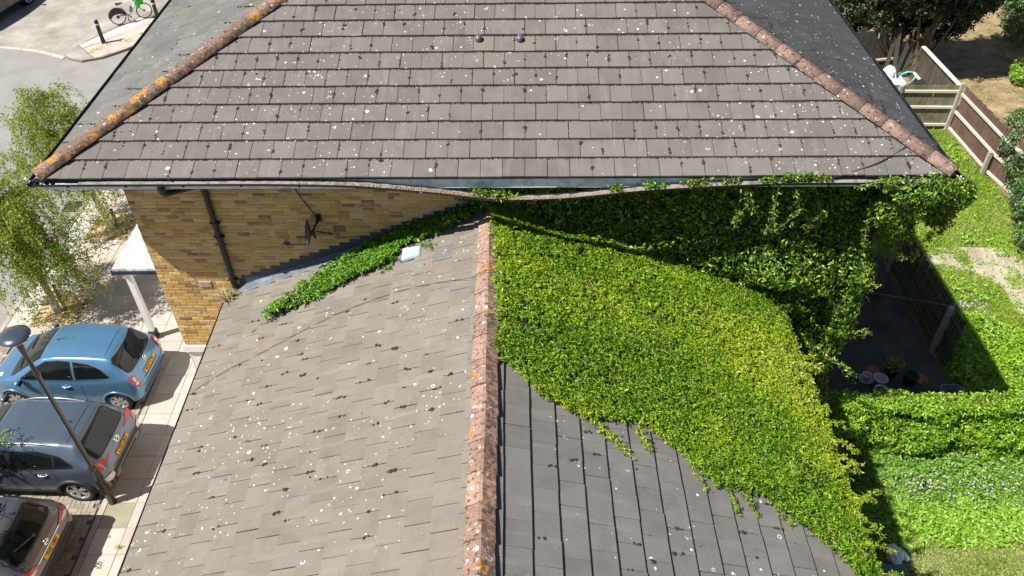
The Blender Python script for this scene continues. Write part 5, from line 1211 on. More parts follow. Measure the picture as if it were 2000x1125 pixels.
# creeper on the front wall of the hipped house
t = thing('creeper', (3.5, 10.8, 3.2), 'dark shaded creeper hanging over the house wall under the sagging gutter', 'creeper', 'creeper covering the houses')
BUMPS = [(4.6, 5.65, .62, .62), (5.15, 5.3, .45, .5), (4.25, 5.6, .35, .4), (5.75, 4.6, .45, .5), (5.9, 4.1, .4, .35), (5.65, 3.3, .5, .5), (5.2, 3.0, .5, .2), (6.1, 6.3, .5, .35), (3.4, 5.6, .6, .12), (1.5, 6.3, .6, .1), (6.0, 5.3, .3, .25), (5.5, 2.0, .8, .3)]
def wd(x, z):
    P = np.stack([x, z], 1); d = .16 + .07 * vnoise(P * 1.7, 21) + .05 * vnoise(P * 4.4, 22)
    for bx, bz, r, a in BUMPS: d = d + a * np.exp(-((x - bx) ** 2 + (z - bz) ** 2) / (r * r) * 1.4)
    return np.maximum(d, .05)
n = 26000; x = rg.uniform(-1.7, 6.3, n); z = rg.uniform(.1, 7.15, n); floor_ = np.where(x < XR2 + .1, wz(x) - .05, .1)
edge_r = 6.05 + .28 * vnoise(np.stack([z * 1.6, z * 0], 1), 31); keep = (z > floor_) & (x < edge_r) & (x > -1.35 + .3 * vnoise(np.stack([z * 5, z * 0], 1), 33) + (7.1 - z) * .75); x, z = x[keep], z[keep]; d = wd(x, z); dd = d * rg.uniform(.35, 1.05, len(x)) ** .7
gx = (wd(x + .05, z) - wd(x - .05, z)) / .1; gz = (wd(x, z + .05) - wd(x, z - .05)) / .1
P = np.c_[x, 11.10 - .018 * x - dd, z]; N = np.c_[-gx, -np.ones(len(x)), -gz + .35] + rg.normal(0, .4, (len(x), 3))
PP, NN, SS = [P], [N], [rg.uniform(.06, .10, len(x))]
# the tangle over the right gutter corner
for cx, cy, cz, r, k in ((6.35, 10.15, 7.42, .26, 260), (6.7, 10.2, 7.35, .28, 300), (6.72, 10.4, 7.1, .3, 260), (6.3, 10.35, 7.05, .32, 260), (5.95, 10.2, 7.35, .2, 150), (5.85, 10.4, 6.9, .3, 200), (6.75, 10.5, 6.7, .22, 150), (6.15, 10.45, 6.55, .25, 170), (5.7, 10.25, 7.5, .14, 70), (6.35, 10.6, 6.2, .2, 90)):
    v = unit(rg.normal(size=(k, 3))) * (rg.uniform(.4, 1, (k, 1)) ** .5) * r; PP.append(v * [1.15, .8, 1] + [cx, cy, cz]); NN.append(v / r + rg.normal(0, .4, (k, 3)) + [0, -.2, .5]); SS.append(rg.uniform(.05, .085, k))
for pts, k in (([(6.1, 10.4, 6.7), (6.15, 10.45, 6.3), (6.32, 10.5, 6.0), (6.5, 10.5, 5.85), (6.7, 10.5, 5.92)], 60), ([(6.6, 10.35, 7.0), (6.72, 10.4, 6.6), (6.7, 10.45, 6.2)], 50), ([(6.75, 10.3, 7.2), (6.85, 10.3, 6.8), (6.82, 10.4, 6.45)], 50), ([(5.7, 10.4, 6.9), (5.65, 10.45, 6.5), (5.75, 10.5, 6.1)], 26),
    ([(3.5, 10.28, 7.4), (3.6, 10.3, 7.15), (3.5, 10.33, 6.9), (3.46, 10.34, 6.72)], 34), ([(3.52, 10.3, 7.3), (3.68, 10.3, 7.1), (3.78, 10.32, 6.9)], 24), ([(4.0, 10.27, 7.45), (4.02, 10.3, 7.1), (4.05, 10.32, 6.8), (3.98, 10.33, 6.55)], 36), ([(4.3, 10.3, 7.35), (4.42, 10.32, 7.0), (4.3, 10.33, 6.75), (4.1, 10.35, 6.5)], 30), ([(4.75, 10.45, 7.0), (4.85, 10.45, 6.8), (4.7, 10.5, 6.5)], 30),
    ([(5.3, 10.5, 5.2), (5.5, 10.4, 4.9), (5.7, 10.35, 4.8)], 22), ([(5.9, 10.45, 4.3), (6.1, 10.4, 4.1), (6.3, 10.4, 4.15)], 22), ([(5.85, 10.4, 3.4), (6.1, 10.35, 3.3), (6.3, 10.3, 3.1)], 24), ([(4.8, 10.6, 5.7), (5.0, 10.5, 5.4), (5.05, 10.45, 5.0)], 28), ([(5.9, 10.6, 5.6), (6.05, 10.5, 5.3), (6.2, 10.5, 5.15)], 16),
    ([(6.5, 10.2, 7.5), (6.75, 10.2, 7.62), (6.95, 10.3, 7.8)], 8), ([(5.2, 10.22, 7.5), (5.5, 10.2, 7.56), (5.9, 10.2, 7.55)], 34), ([(5.6, 10.22, 7.55), (6.0, 10.18, 7.62), (6.4, 10.2, 7.6)], 30)):
    a, b = shoot(t, pts, n=k, up=(-.2, -.5, .8), spread=.035); PP.append(a); NN.append(b); SS.append(np.full(len(a), .06))
for x0, k in ((-.62, 26), (-.33, 40), (-.2, 16), (1.47, 22), (2.0, 24), (2.12, 14), (2.6, 26), (2.75, 20), (3.2, 24), (3.85, 40), (4.1, 60), (4.35, 50), (4.6, 30)):     # sprigs rooted in the gutter
    i = int(np.searchsorted(xs, x0)); g_ = gp[i]; v = rg.normal(0, 1, (k, 3)) * [.07, .035, .035]; PP.append(v + [g_.x, g_.y + .0, g_.z + .05]); NN.append(rg.normal(0, .5, (k, 3)) + [0, -.2, 1]); SS.append(np.full(k, .055))
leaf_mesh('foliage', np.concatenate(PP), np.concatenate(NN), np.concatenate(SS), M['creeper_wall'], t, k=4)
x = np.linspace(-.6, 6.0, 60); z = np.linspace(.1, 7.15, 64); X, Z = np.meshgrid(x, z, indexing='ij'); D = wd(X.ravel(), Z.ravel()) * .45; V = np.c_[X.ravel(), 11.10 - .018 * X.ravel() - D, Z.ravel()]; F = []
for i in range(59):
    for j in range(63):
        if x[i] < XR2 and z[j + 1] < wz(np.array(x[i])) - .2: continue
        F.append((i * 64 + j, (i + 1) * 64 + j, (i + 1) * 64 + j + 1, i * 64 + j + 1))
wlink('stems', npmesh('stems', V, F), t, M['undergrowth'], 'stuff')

# hedge: creeper grown over a low wall
def hedge(label, x0, x1, y0, y1, h, dens, size, mat, name='hedge'):
    t = thing(name, ((x0 + x1) / 2, (y0 + y1) / 2, 0), label, 'hedge'); A1 = (x1 - x0) * (y1 - y0); A2 = (x1 - x0) * h; A3 = (y1 - y0) * h; PP = []; NN = []
    for nm, area in (('top', A1), ('front', A2), ('back', A2 * .5), ('l', A3), ('r', A3)):
        n = int(area * dens); a = rg.uniform(0, 1, n); b = rg.uniform(0, 1, n); d = rg.uniform(-.16, .06, n)
        if nm == 'top': x = x0 + (x1 - x0) * a; y = y0 + (y1 - y0) * b; P = np.c_[x, y, h + d + .09 * vnoise(np.stack([x, y], 1) * 1.8, 3)]; N = [0, -.1, 1]
        elif nm in ('front', 'back'):
            x = x0 + (x1 - x0) * a; z = h * b; bul = .18 * vnoise(np.stack([x, z], 1) * 1.6, 5) + .1 * vnoise(np.stack([x, z], 1) * 3.6, 6) - .10 * np.exp(-((z - h) / .2) ** 2)
            P = np.c_[x, (y0 - bul - d) if nm == 'front' else (y1 + bul * .4), z]; N = [0, -1 if nm == 'front' else 1, .7]
        else: y = y0 + (y1 - y0) * a; z = h * b; P = np.c_[(x0 - d) if nm == 'l' else (x1 + d), y, z]; N = [-1 if nm == 'l' else 1, 0, .5]
        PP.append(P); NN.append(np.tile(np.array(N, float), (n, 1)) + rg.normal(0, .45, (n, 3)))
    leaf_mesh('foliage', np.concatenate(PP), np.concatenate(NN), size, M[mat], t, k=4)
    q = MB(); q.box(((x0 + x1) / 2, (y0 + y1) / 2, h / 2 - .05), (x1 - x0 - .3, y1 - y0 - .3, h - .1)); q.build('stems', M['undergrowth'], t)
    for k in range(26):
        x = rg.uniform(x0 + .3, min(x1, 11)); z = rg.uniform(h - .1, h + .02); pts = [(x, y1 - .3, z), (x + rg.normal(0, .05), y1 - .3 + rg.normal(0, .05), z + .14), (x + rg.normal(0, .09), y1 - .28, z + .24)]; q = MB(); q.tube(pts, .006, 4); q.build('shoot', M['vine'], t)
    return t
hedge('broad leaf covered hedge between the dark courtyard and the flower bed', 6.55, 11.6, 10.7, 11.2, 1.6, 560, .085, 'hedge')

# lawns
def meadow(name, poly, n, L, W, mat, parent, bend=.5, patch=None, z=0.0):
    q = sample(poly, n)
    if patch: k = vnoise(q * patch[0], patch[2]) > patch[1]; q = q[k]
    n = len(q); a = rg.uniform(0, 2 * pi, n); t_ = np.abs(rg.normal(0, .55, n)); D = np.c_[np.cos(a) * t_, np.sin(a) * t_, np.ones(n)]; hh = L * (.75 + .5 * vnoise(q * 1.1, 9))
    return blades(name, np.c_[q, np.full(n, z)], D, hh, W, M[mat], parent, bend=bend, rng=rg)
G1 = [(10.2, 11.5), (15.3, 11.5), (15.2, 17.2), (14.9, 19), (14.6, 24.15), (8.5, 24.15), (8.5, 20.2), (10.25, 20.1)]
pathpoly = [(11.0, 17.0), (12.4, 16.85), (12.9, 16.2), (12.85, 15.2), (13.2, 14.4), (13.9, 14.5), (13.6, 15.6), (14.0, 16.5), (15.1, 16.6), (15.05, 17.75), (12.6, 17.9), (11.0, 17.85)]
def lawn_blades(name, poly, n, L, W, mat, avoid=None, thin=.12, **k):
    q = sample(poly, n)
    if avoid is not None:
        ins = inpoly(q[:, 0], q[:, 1], avoid) & (vnoise(q * 2.6, 4) < .45 + 0 * q[:, 0]) & (rg.uniform(0, 1, len(q)) > thin); q = q[~ins]
    n = len(q); a = rg.uniform(0, 2 * pi, n); t_ = np.abs(rg.normal(0, 1.1, n)); D = np.c_[np.cos(a) * t_, np.sin(a) * t_, np.ones(n)]; hh = L * (.7 + .6 * np.clip(vnoise(q * 1.1, 9), -.6, 1))
    return blades(name, np.c_[q, np.zeros(n)], D, hh, W, M[mat], lawn, bend=k.get('bend', .6), rng=rg)
lawn_blades('grass', G1, 80000, .17, .02, 'grass', pathpoly)
lawn_blades('grass', [(6.6, 6.9), (12, 6.9), (12, 9.4), (6.6, 9.4)], 34000, .085, .014, 'lawn_dry')
lawn_blades('grass', [(4.9, 5), (7.2, 5), (7.2, 11), (4.9, 11)], 5000, .07, .012, 'grass')
# broad leaved weeds, ivy bank and the geranium bed
def groundcover(label, poly, n, hmax, size, mat, cat='ground cover', k=3, name='ground_cover', zs=2.2, seed=50, patch=None):
    t = thing(name, (*np.mean(poly, 0), 0), label, cat); q = sample(poly, n) + rg.normal(0, .13, (n, 2))
    if patch is not None: q = q[vnoise(q * 1.7, seed + 5) > patch]
    h = hmax * (.35 + .65 * np.clip(.5 + .7 * vnoise(q * zs, seed), 0, 1)) * rg.uniform(.3, 1, len(q))
    leaf_mesh('foliage', np.c_[q, h + .02], np.tile([-.1, -.25, 1.], (len(q), 1)) + rg.normal(0, .38, (len(q), 3)), size, M[mat], t, k=k, aspect=.6); return t
groundcover('low ivy bank on the lawn right of the hedge end', [(10.6, 11.3), (15, 11.3), (15, 12.6), (13.4, 13.4), (12.2, 14.6), (11.2, 14.9), (10.5, 13.8), (10.3, 12.4)], 5200, .34, .085, 'hedge', seed=60)
groundcover('bright green weeds between the flower bed and the dry lawn', [(6.9, 8.75), (11.8, 8.55), (12, 9.6), (6.9, 9.75)], 3000, .16, .085, 'weeds', seed=70)
fb = groundcover('flower bed of pale lilac geraniums below the leafy hedge', [(7.0, 9.5), (12, 9.3), (12, 10.7), (7, 10.75)], 3600, .30, .075, 'geranium', 'flower bed', seed=80, name='flower_bed')
n = 210; q = np.concatenate([rg.normal([8.35, 9.8], [.42, .17], (44, 2)), rg.normal([9.55, 9.75], [.3, .15], (24, 2)), rg.normal([10.3, 9.95], [.4, .18], (24, 2)), sample([(7.2, 9.4), (11.8, 9.3), (11.8, 10.6), (7.2, 10.7)], 16)]); n = len(q)
leaf_mesh('flowers', np.c_[q, rg.uniform(.24, .36, n)], np.tile([-.1, -.4, 1.], (n, 1)) + rg.normal(0, .2, (n, 3)), .022, M['petal'], fb, k=5, aspect=.9, droop=.1)
fl = thing('wild_flowers', (11.4, 14.8, 0), 'scattered lilac wild flowers in the long grass near the courtyard fence', 'flowers')
q = np.concatenate([rg.normal([11.55, 15.3], [.28, .16], (34, 2)), rg.normal([11.55, 14.2], [.35, .3], (30, 2))]); n = len(q)
leaf_mesh('petals', np.c_[q, rg.uniform(.16, .26, n)], np.tile([0, -.4, 1.], (n, 1)) + rg.normal(0, .2, (n, 3)), .026, M['petal'], fl, k=5, aspect=.9, droop=.1)
groundcover('scattered broad leaved clumps growing through the long grass of the lawn', [(10.3, 12), (14.6, 12), (14.5, 24), (10.4, 24)], 2600, .2, .085, 'weeds', k=4, seed=90, patch=.12)
# straw litter on the dry ground, weeds in the island joints
q = sample([(14.9, 19), (26, 19), (30, 40), (12, 40), (12.4, 28.8), (15.2, 24.5)], 26000); a = rg.uniform(0, 2 * pi, len(q))
o = blades('straw', np.c_[q, np.full(len(q), .01)], np.c_[np.cos(a), np.sin(a), rg.uniform(.05, .5, len(q))], .16, .014, M['straw_blade'], None, bend=.2, rng=rg); o['kind'] = 'stuff'
wp = thing('weeds', (-16.8, 31.7, 0), 'green weeds growing in the paving joints of the bollard island', 'weeds'); P = []
for cx, cy, k in ((-17.15, 31.5, 30), (-16.9, 31.9, 16), (-16.3, 32.3, 20), (-16.05, 32.15, 14), (-15.4, 33.3, 24), (-15.7, 32.9, 16), (-17.3, 31.2, 12)): P.append(rg.normal([cx, cy, .03], [.13, .1, .012], (k, 3)))
P = np.concatenate(P); leaf_mesh('leaves', P, np.tile([0, 0, 1.], (len(P), 1)) + rg.normal(0, .4, (len(P), 3)), .045, M['weeds'], wp, k=3)
wp = thing('weeds', (-7.6, 8.6, 0), 'tiny weed in a slab joint beside the lower roof', 'weeds'); P = rg.normal([-8.06, 8.75, .02], [.04, .04, .01], (14, 3)); leaf_mesh('leaves', P, np.tile([0, 0, 1.], (14, 1)), .05, M['weeds'], wp, k=3)

# trees
def tree_branch(q, pts, r0, r1, n=6): c = curve_pts(pts, 6); q.tube(c, [r0 + (r1 - r0) * i / (len(c) - 1) for i in range(len(c))], n); return c
def birch_tree(label, base, top, crown_c, crown_r, ntwig, seed, limbs, leaf=.05, lean=(0, 0)):
    r = np.random.default_rng(seed); t = thing('birch_tree', base, label, 'tree', 'birch trees on the pavement'); b = Vector(base); tp = Vector(top); q = MB()
    tc = tree_branch(q, [b - Vector((0, 0, .05)), b.lerp(tp, .33) + Vector((.05, .02, 0)), b.lerp(tp, .66) + Vector((-.06, .04, 0)), tp], .105, .018, 10); q.build('trunk', M['birch'], t)
    q = MB(); tips = []
    for k in range(limbs):
        f = .30 + .62 * k / limbs; s = tc[int(f * (len(tc) - 1))]; a = k * 2.4 + r.normal(0, .4); L = crown_r[0] * (1.05 - .45 * f) * r.uniform(.75, 1.1); e = s + Vector((cos(a) * L + (crown_c[0] - s.x) * .5, sin(a) * L + (crown_c[1] - s.y) * .3, .55 * L * (1.1 - f))); m = s.lerp(e, .5) + Vector((0, 0, .22 * L)); c = tree_branch(q, [s, m, e], .03 * (1.2 - f), .007, 5); tips.append(c)
    q.build('limbs', M['twig'], t); q = MB(); P = []
    for k in range(ntwig):
        c = tips[k % len(tips)]; s = c[int(r.uniform(.3, .999) * len(c))] if r.uniform() < .85 else tc[int(r.uniform(.5, .98) * len(tc))]
        a = r.uniform(0, 2 * pi); o = r.uniform(.15, .6); d = r.uniform(.4, 1.5) * crown_r[1]; pts = [s, s + Vector((cos(a) * o, sin(a) * o, .12)), s + Vector((cos(a) * o * 1.5, sin(a) * o * 1.5, -d * .4)), s + Vector((cos(a) * o * 1.7 + r.normal(0, .08), sin(a) * o * 1.7, -d))]
        if pts[-1].z < .35: pts[-1].z = .35 + r.uniform(0, .3); pts[-2].z = max(pts[-2].z, .6)
        cc = curve_pts(pts, 6); q.tube(cc, .004, 3, caps=False); m = int(r.uniform(60, 120)); ii = r.uniform(2, len(cc) - 1.01, m)
        P.append(np.array([cc[int(i)].lerp(cc[int(i) + 1], i % 1) for i in ii]) + r.normal(0, .065, (m, 3)))
    q.build('twigs', M['twig'], t); P = np.concatenate(P); leaf_mesh('crown', P, r.normal(0, .7, (len(P), 3)) + [-.2, -.3, .8], leaf, M['birch_leaf'], t, k=2, aspect=.7, droop=.6, rng=r); return t
birch_tree('birch tree with a banded white trunk rising behind the blue hatchback', (-12.2, 15.75, 0), (-12.35, 15.8, 3.9), (-12.45, 15.8, 2.6), (1.9, 1.3), 210, 5, 16, .05)
birch_tree('birch tree standing in the farther soil pit close to the brick wall corner', (-12.08, 19.38, 0), (-12.75, 19.3, 4.5), (-13.0, 19.2, 3.2), (1.6, 1.25), 190, 8, 15, .05)
def clump_tree(name, label, base, blobs_, mat, leaf, dens, cat='shrub', trunk=None, k=3, group=None, bark='bark'):
    t = thing(name, base, label, cat, group); PP = []; NN = []
    for c, r in blobs_:
        r = np.array(r, float); n = int(dens * (r[0] * r[1] + r[1] * r[2] + r[0] * r[2]) * 4); v = unit(rg.normal(size=(n, 3))); rad = rg.uniform(.45, 1.05, (n, 1)) ** .6; lump = 1 + .28 * vnoise(v * 2.2 + c[0], 71)[:, None] + .15 * vnoise(v * 5 + c[1], 72)[:, None]
        P = v * rad * lump * r + np.array(c); keep = (P[:, 2] > .05) & (vnoise(P * 2.3, 73) > -.42); PP.append(P[keep]); NN.append((v + rg.normal(0, .5, v.shape) + [0, 0, .35])[keep])
    leaf_mesh('crown', np.concatenate(PP), np.concatenate(NN), leaf, M[mat], t, k=k, aspect=.55)
    q = MB()
    if trunk:
        for pts, r0, r1 in trunk: tree_branch(q, pts, r0, r1, 7)
    else:
        for c, r in blobs_:
            for j in range(4): tree_branch(q, [(base[0] + rg.normal(0, .08), base[1] + rg.normal(0, .08), 0), ((base[0] + c[0]) / 2, (base[1] + c[1]) / 2, c[2] * .6), (c[0] + rg.normal(0, r[0] * .5), c[1] + rg.normal(0, r[1] * .5), c[2] + r[2] * .4)], .025, .008, 5)
    q.build('trunk', M[bark], t); return t
clump_tree('evergreen_tree', 'tall dark evergreen tree shading the ground behind the back fence', (14.9, 27.9, 0), [((14.6, 28.0, 4.8), (1.9, 1.5, 2.4)), ((14.0, 29.2, 2.3), (1.5, 1.0, 1.2)), ((15.7, 29.0, 2.2), (1.3, 1.0, 1.2)), ((16.8, 29.2, 3.2), (1.2, 1.0, 1.2)), ((12.6, 30.2, 1.5), (1.2, 1, 1.0)), ((13.6, 28.9, 3.6), (1.3, 1.2, 1.3)), ((15.9, 28.1, 3.5), (1.3, 1.1, 1.4)), ((16.6, 28.8, 4.6), (1.5, 1.3, 1.6)), ((14.9, 29.4, 3.0), (1.3, 1.1, 1.3)), ((16.2, 27.4, 6.6), (1.8, 1.5, 1.6)), ((13.0, 29.8, 2.4), (.9, .8, .9))], 'dark_leaf', .12, 190, 'tree', [([(14.9, 27.9, 0), (14.95, 27.9, 1.6), (15.3, 28.0, 3.4), (15.2, 28, 6)], .17, .05), ([(14.8, 27.85, 0), (14.6, 27.7, 1.2), (14.2, 28, 3.2)], .1, .03), ([(15.0, 27.95, .3), (15.6, 28.0, 1.8), (16.2, 28.2, 3.6)], .09, .03)])
clump_tree('shrub', 'blue green shrub leaning over the red brown fence', (15.3, 20.6, 0), [((15.1, 21.2, 1.35), (.5, .45, .42)), ((14.85, 20.3, 1.15), (.4, .45, .4)), ((15.7, 22.2, 1.5), (.6, .5, .45)), ((15.6, 20.5, 1.7), (.7, .7, .5)), ((14.45, 18.8, .85), (.42, .45, .4)), ((15.3, 19.3, 1.4), (.7, .7, .55)), ((14.6, 19.6, .9), (.3, .4, .3))], 'shrub_leaf', .10, 105)
clump_tree('shrub', 'low dark shrub at the right edge beside the dusty path', (14.3, 17.0, 0), [((14.35, 16.9, .5), (.5, .4, .4)), ((14.3, 17.7, .6), (.6, .5, .5))], 'shrub_leaf', .10, 100)
clump_tree('shrub', 'small yellow green bush alone on the straw coloured ground', (18.6, 27.4, 0), [((18.7, 27.4, .45), (.6, .55, .5))], 'weeds', .11, 120)
clump_tree('shrub', 'tall green bush at the top right corner beyond the straw coloured ground', (20.0, 31.0, 0), [((20.4, 31.6, 1.2), (.9, .9, 1.1)), ((20.0, 30.4, .8), (.7, .7, .7)), ((21, 32.6, 1.6), (1.2, 1.0, 1.2))], 'shrub_leaf', .14, 70)
# young tree just outside the left edge: only its leafy tips reach over the dark cars
t = thing('robinia_tree', (-13.0, 9.45, 0), 'young tree with feathery leaves reaching over the crossover roofs at the left edge', 'tree'); q = MB(); PP = []; NN = []
tree_branch(q, [(-13.0, 9.45, 0), (-12.95, 9.4, 1.0), (-12.6, 9.3, 1.7), (-12.2, 9.2, 2.2)], .05, .02, 7)
for e in ((-10.55, 10.35, 1.92), (-10.3, 10.15, 1.85), (-10.42, 9.85, 1.85), (-10.75, 9.7, 1.9), (-10.1, 10.2, 1.8), (-9.7, 7.9, 1.92), (-9.45, 7.75, 1.9), (-9.4, 7.5, 1.85), (-9.55, 7.35, 1.9), (-9.75, 8.35, 1.95), (-11.4, 8.9, 2.1), (-11.6, 9.8, 2.1)):
    s = Vector((-12.5, 9.3, 1.75)); e = Vector(e); c = tree_branch(q, [s, s.lerp(e, .5) + Vector((0, 0, .18)), e], .02, .005, 5)
    for j in range(11):
        p = c[int((len(c) - 1) * (.72 + .028 * j))]; a = random.uniform(0, 6.28); d = Vector((cos(a), sin(a), -.15 + random.uniform(-.15, .2))); L = random.uniform(.16, .27); sd = Vector((-sin(a), cos(a), 0))
        for m in range(7):
            for s_ in (-1, 1): PP.append(p + d * L * (m + 1) / 7 + sd * .02 * s_); NN.append(Vector((sd.x * s_ * .2, sd.y * s_ * .2, 1)) + Vector((random.gauss(0, .3), random.gauss(0, .3), 0)))
q.build('trunk', M['bark'], t); leaf_mesh('leaves', np.array([tuple(p) for p in PP]), np.array([tuple(p) for p in NN]), .05, M['robinia'], t, k=1, aspect=.55, droop=.1)
# ------------------------------------------------------------ street furniture
lp = thing('lamp_post', (-8.56, 9.82, 0), 'slim dark lamp post with a flat round head rising in front of the parked cars', 'lamp post')
q = MB(); q.lathe([(.0, 0), (.082, 0), (.082, 1.18), (.09, 1.19), (.09, 1.24), (.06, 1.28), (.05, 1.3)], 16); q.local('base_column', M['lamp'], lp)
q = MB(); q.lathe([(.05, 1.28), (.042, 3.9), (.052, 3.92), (.052, 3.99), (.04, 4.02), (.04, 4.45), (.055, 4.6), (.062, 4.78)], 14); q.local('pole', M['lamp'], lp)
q = MB(); q.lathe([(.062, 4.78), (.12, 4.80), (.15, 4.87), (.10, 4.92)], 18); q.local('lens', M['lens'], lp)
q = MB(); q.lathe([(.0, 4.90), (.24, 4.905), (.262, 4.93), (.255, 4.955), (.12, 4.985), (0, 4.992)], 32); q.local('lamp_head', M['lamp_top'], lp)
q = MB(); q.box((.0, -.084, .62), (.1, .012, .5), None, .004); q.local('service_door', M['lamp'], lp)
def bollard(x, y, label):
    b = thing('bollard', (x, y, 0), label, 'bollard', 'black bollards on the paved island')
    q = MB(); q.lathe([(0, 0), (.085, 0), (.08, .78)], 14); q.local('post', M['bollard'], b); q = MB(); q.lathe([(.081, .78), (.083, .785), (.083, .845), (.081, .85)], 14); q.local('reflective_band', M['band'], b)
    q = MB(); q.lathe([(.08, .85), (.082, .93), (.06, .99), (0, 1.005)], 14); q.local('cap', M['bollard'], b)
bollard(-17.05, 32.08, 'black bollard at the rounded tip of the paved island'); bollard(-15.42, 34.15, 'black bollard beside the front wheel of the white bicycle')
for p, h, lab in (((-12.02, 15.84), .85, 'short wooden stake beside the birch trunk nearest the blue hatchback'), ((-11.93, 19.45), .62, 'short wooden stake beside the birch trunk in the farther soil pit')):
    s = thing('tree_stake', (*p, 0), lab, 'stake', 'tree stakes'); q = MB(); q.tube([(0, 0, -.05), (0, 0, h - .01), (0, 0, h)], [.045, .045, .036], 9); q.local('stake', M['stake'], s)
    q = MB(); q.tube([(0, 0, h * .75), (-.08, -.03, h * .75), (-.16, -.06, h * .74)], .014, 5); q.local('tie', M['trim'], s)
# hire bicycle
a = Vector((-17.0, 33.9, 0)); b = Vector((-16.09, 34.55, 0)); bk = thing('bicycle', a, 'white hire bicycle with a green front, parked on the white paving between the bollards', 'bicycle', None, atan2(b.y - a.y, b.x - a.x)); B_ = (b - a).length; rw = .335
def ring(R0, r, c, n=28):
    q = MB(); V = []; F = []; m = 6
    for i in range(n):
        for j in range(m):
            w, p = 2 * pi * i / n, 2 * pi * j / m; V.append((c[0] + (R0 + r * cos(p)) * cos(w), c[1] + r * sin(p), c[2] + (R0 + r * cos(p)) * sin(w)))
    for i in range(n):
        for j in range(m): F.append((i * m + j, ((i + 1) % n) * m + j, ((i + 1) % n) * m + (j + 1) % m, i * m + (j + 1) % m))
    q.add(V, F, True); return q
for x in (0, B_):
    w = thing('wheel', (x, 0, rw)); w.parent = bk; ring(rw - .02, .022, (0, 0, 0)).local('tyre', M['tyre'], w); q = MB()
    for k in range(16): an = k * pi / 8; q.tube([(.03 * cos(an + .5), .02 * (-1) ** k, .03 * sin(an + .5)), ((rw - .04) * cos(an), 0, (rw - .04) * sin(an))], .0022, 3)
    q.local('spokes', M['steel'], w); q = MB(); q.tube([(0, -.05, 0), (0, .05, 0)], .035 if x else .06, 12); q.local('hub', M['trim'], w)
fr = MB(); bb = Vector((.43, 0, .29)); st = Vector((.28, 0, .62)); hd = Vector((.83, 0, .78))
fr.tube(curve_pts([hd, Vector((.72, 0, .55)), Vector((.58, 0, .36)), bb, Vector((.22, 0, .33)), Vector((0, 0, rw))]), .042, 8); fr.tube([bb, st], .024, 7); fr.tube([st - Vector((0, 0, .2)), Vector((0, .05, rw))], .013, 6); frame_ = fr.local('frame', M['bike_white'], bk)
q = MB(); q.tube([hd + Vector((-.03, 0, .12)), hd, Vector((.9, 0, .55)), Vector((B_, .05, rw))], [.022, .025, .02, .014], 7); q.tube([Vector((.9, 0, .55)), Vector((B_, -.05, rw))], .013, 6); q.local('fork', M['bike_green'], bk)
q = MB(); q.tube([hd + Vector((-.05, 0, .1)), hd + Vector((-.1, 0, .28))], .02, 7); q.tube(curve_pts([hd + Vector((-.22, .3, .3)), hd + Vector((-.1, .22, .32)), hd + Vector((-.09, 0, .28)), hd + Vector((-.1, -.22, .32)), hd + Vector((-.22, -.3, .3))]), .014, 6); q.local('handlebar', M['trim'], bk)
q = MB(); V = [(hd.x + .06, -.17, .72), (hd.x + .32, -.17, .74), (hd.x + .32, .17, .74), (hd.x + .06, .17, .72), (hd.x + .03, -.2, 1.0), (hd.x + .38, -.2, 1.0), (hd.x + .38, .2, 1.0), (hd.x + .03, .2, 1.0)]
q.add(V, [(3, 2, 1, 0), (0, 1, 5, 4), (1, 2, 6, 5), (2, 3, 7, 6), (3, 0, 4, 7)]); q.add([(hd.x + .02, -.06, .5), (hd.x + .14, -.05, .5), (hd.x + .2, -.12, .74), (hd.x + .02, -.12, .74), (hd.x + .02, .06, .5), (hd.x + .14, .05, .5), (hd.x + .2, .12, .74), (hd.x + .02, .12, .74)], [(0, 1, 2, 3), (7, 6, 5, 4), (0, 4, 5, 1), (1, 5, 6, 2), (0, 3, 7, 4)]); q.local('basket', M['bike_green'], bk)
q = MB(); prof = []
for k in range(11): w = pi * (.0 + 1.0 * k / 10); prof.append((cos(w), sin(w)))
V = []; F = []
for sx in (-.06, .06):
    for c, s_ in prof: V.append((c * (rw + .035), sx, rw + .02 + s_ * (rw + .035)))
    for c, s_ in prof: V.append((c * (rw * .75), sx * 1.05, rw + .02 + s_ * rw * .35))
for k in range(10):
    F += [(k, k + 1, 11 + k + 1, 11 + k), (22 + k + 1, 22 + k, 33 + k, 33 + k + 1), (k + 1, k, 22 + k, 22 + k + 1)]
q.add(V, F); q.local('mudguard', M['bollard'], bk)
q = MB(); q.tube([st - Vector((.0, 0, .05)), st + Vector((-.07, 0, .24))], .015, 6); q.local('seat_post', M['steel'], bk)
q = MB(); s0 = st + Vector((-.08, 0, .26)); q.add([s0 + Vector(p) for p in ((-.14, -.09, .02), (-.14, .09, .02), (.0, .05, .01), (.16, .02, 0), (.16, -.02, 0), (.0, -.05, .01), (-.13, -.07, -.04), (-.13, .07, -.04), (.14, .015, -.03), (.14, -.015, -.03))], [(0, 5, 2, 1), (5, 4, 3, 2), (6, 7, 8, 9), (0, 1, 7, 6), (1, 2, 8, 7), (2, 3, 8), (3, 4, 9, 8), (4, 5, 9), (5, 0, 6, 9)]); q.local('saddle', M['trim'], bk)
q = MB(); q.box((.6, 0, .54), (.09, .075, .27), Matrix.Rotation(.32, 3, 'Y'), .01); bt = q.local('battery', M['silver'], bk); q = MB()
for k in range(5): q.box((.6 + .0 * k, -.04, .45 + k * .045), (.07, .008, .02), Matrix.Rotation(.32, 3, 'Y'))
q.local('battery_slot', M['trim'], bt)
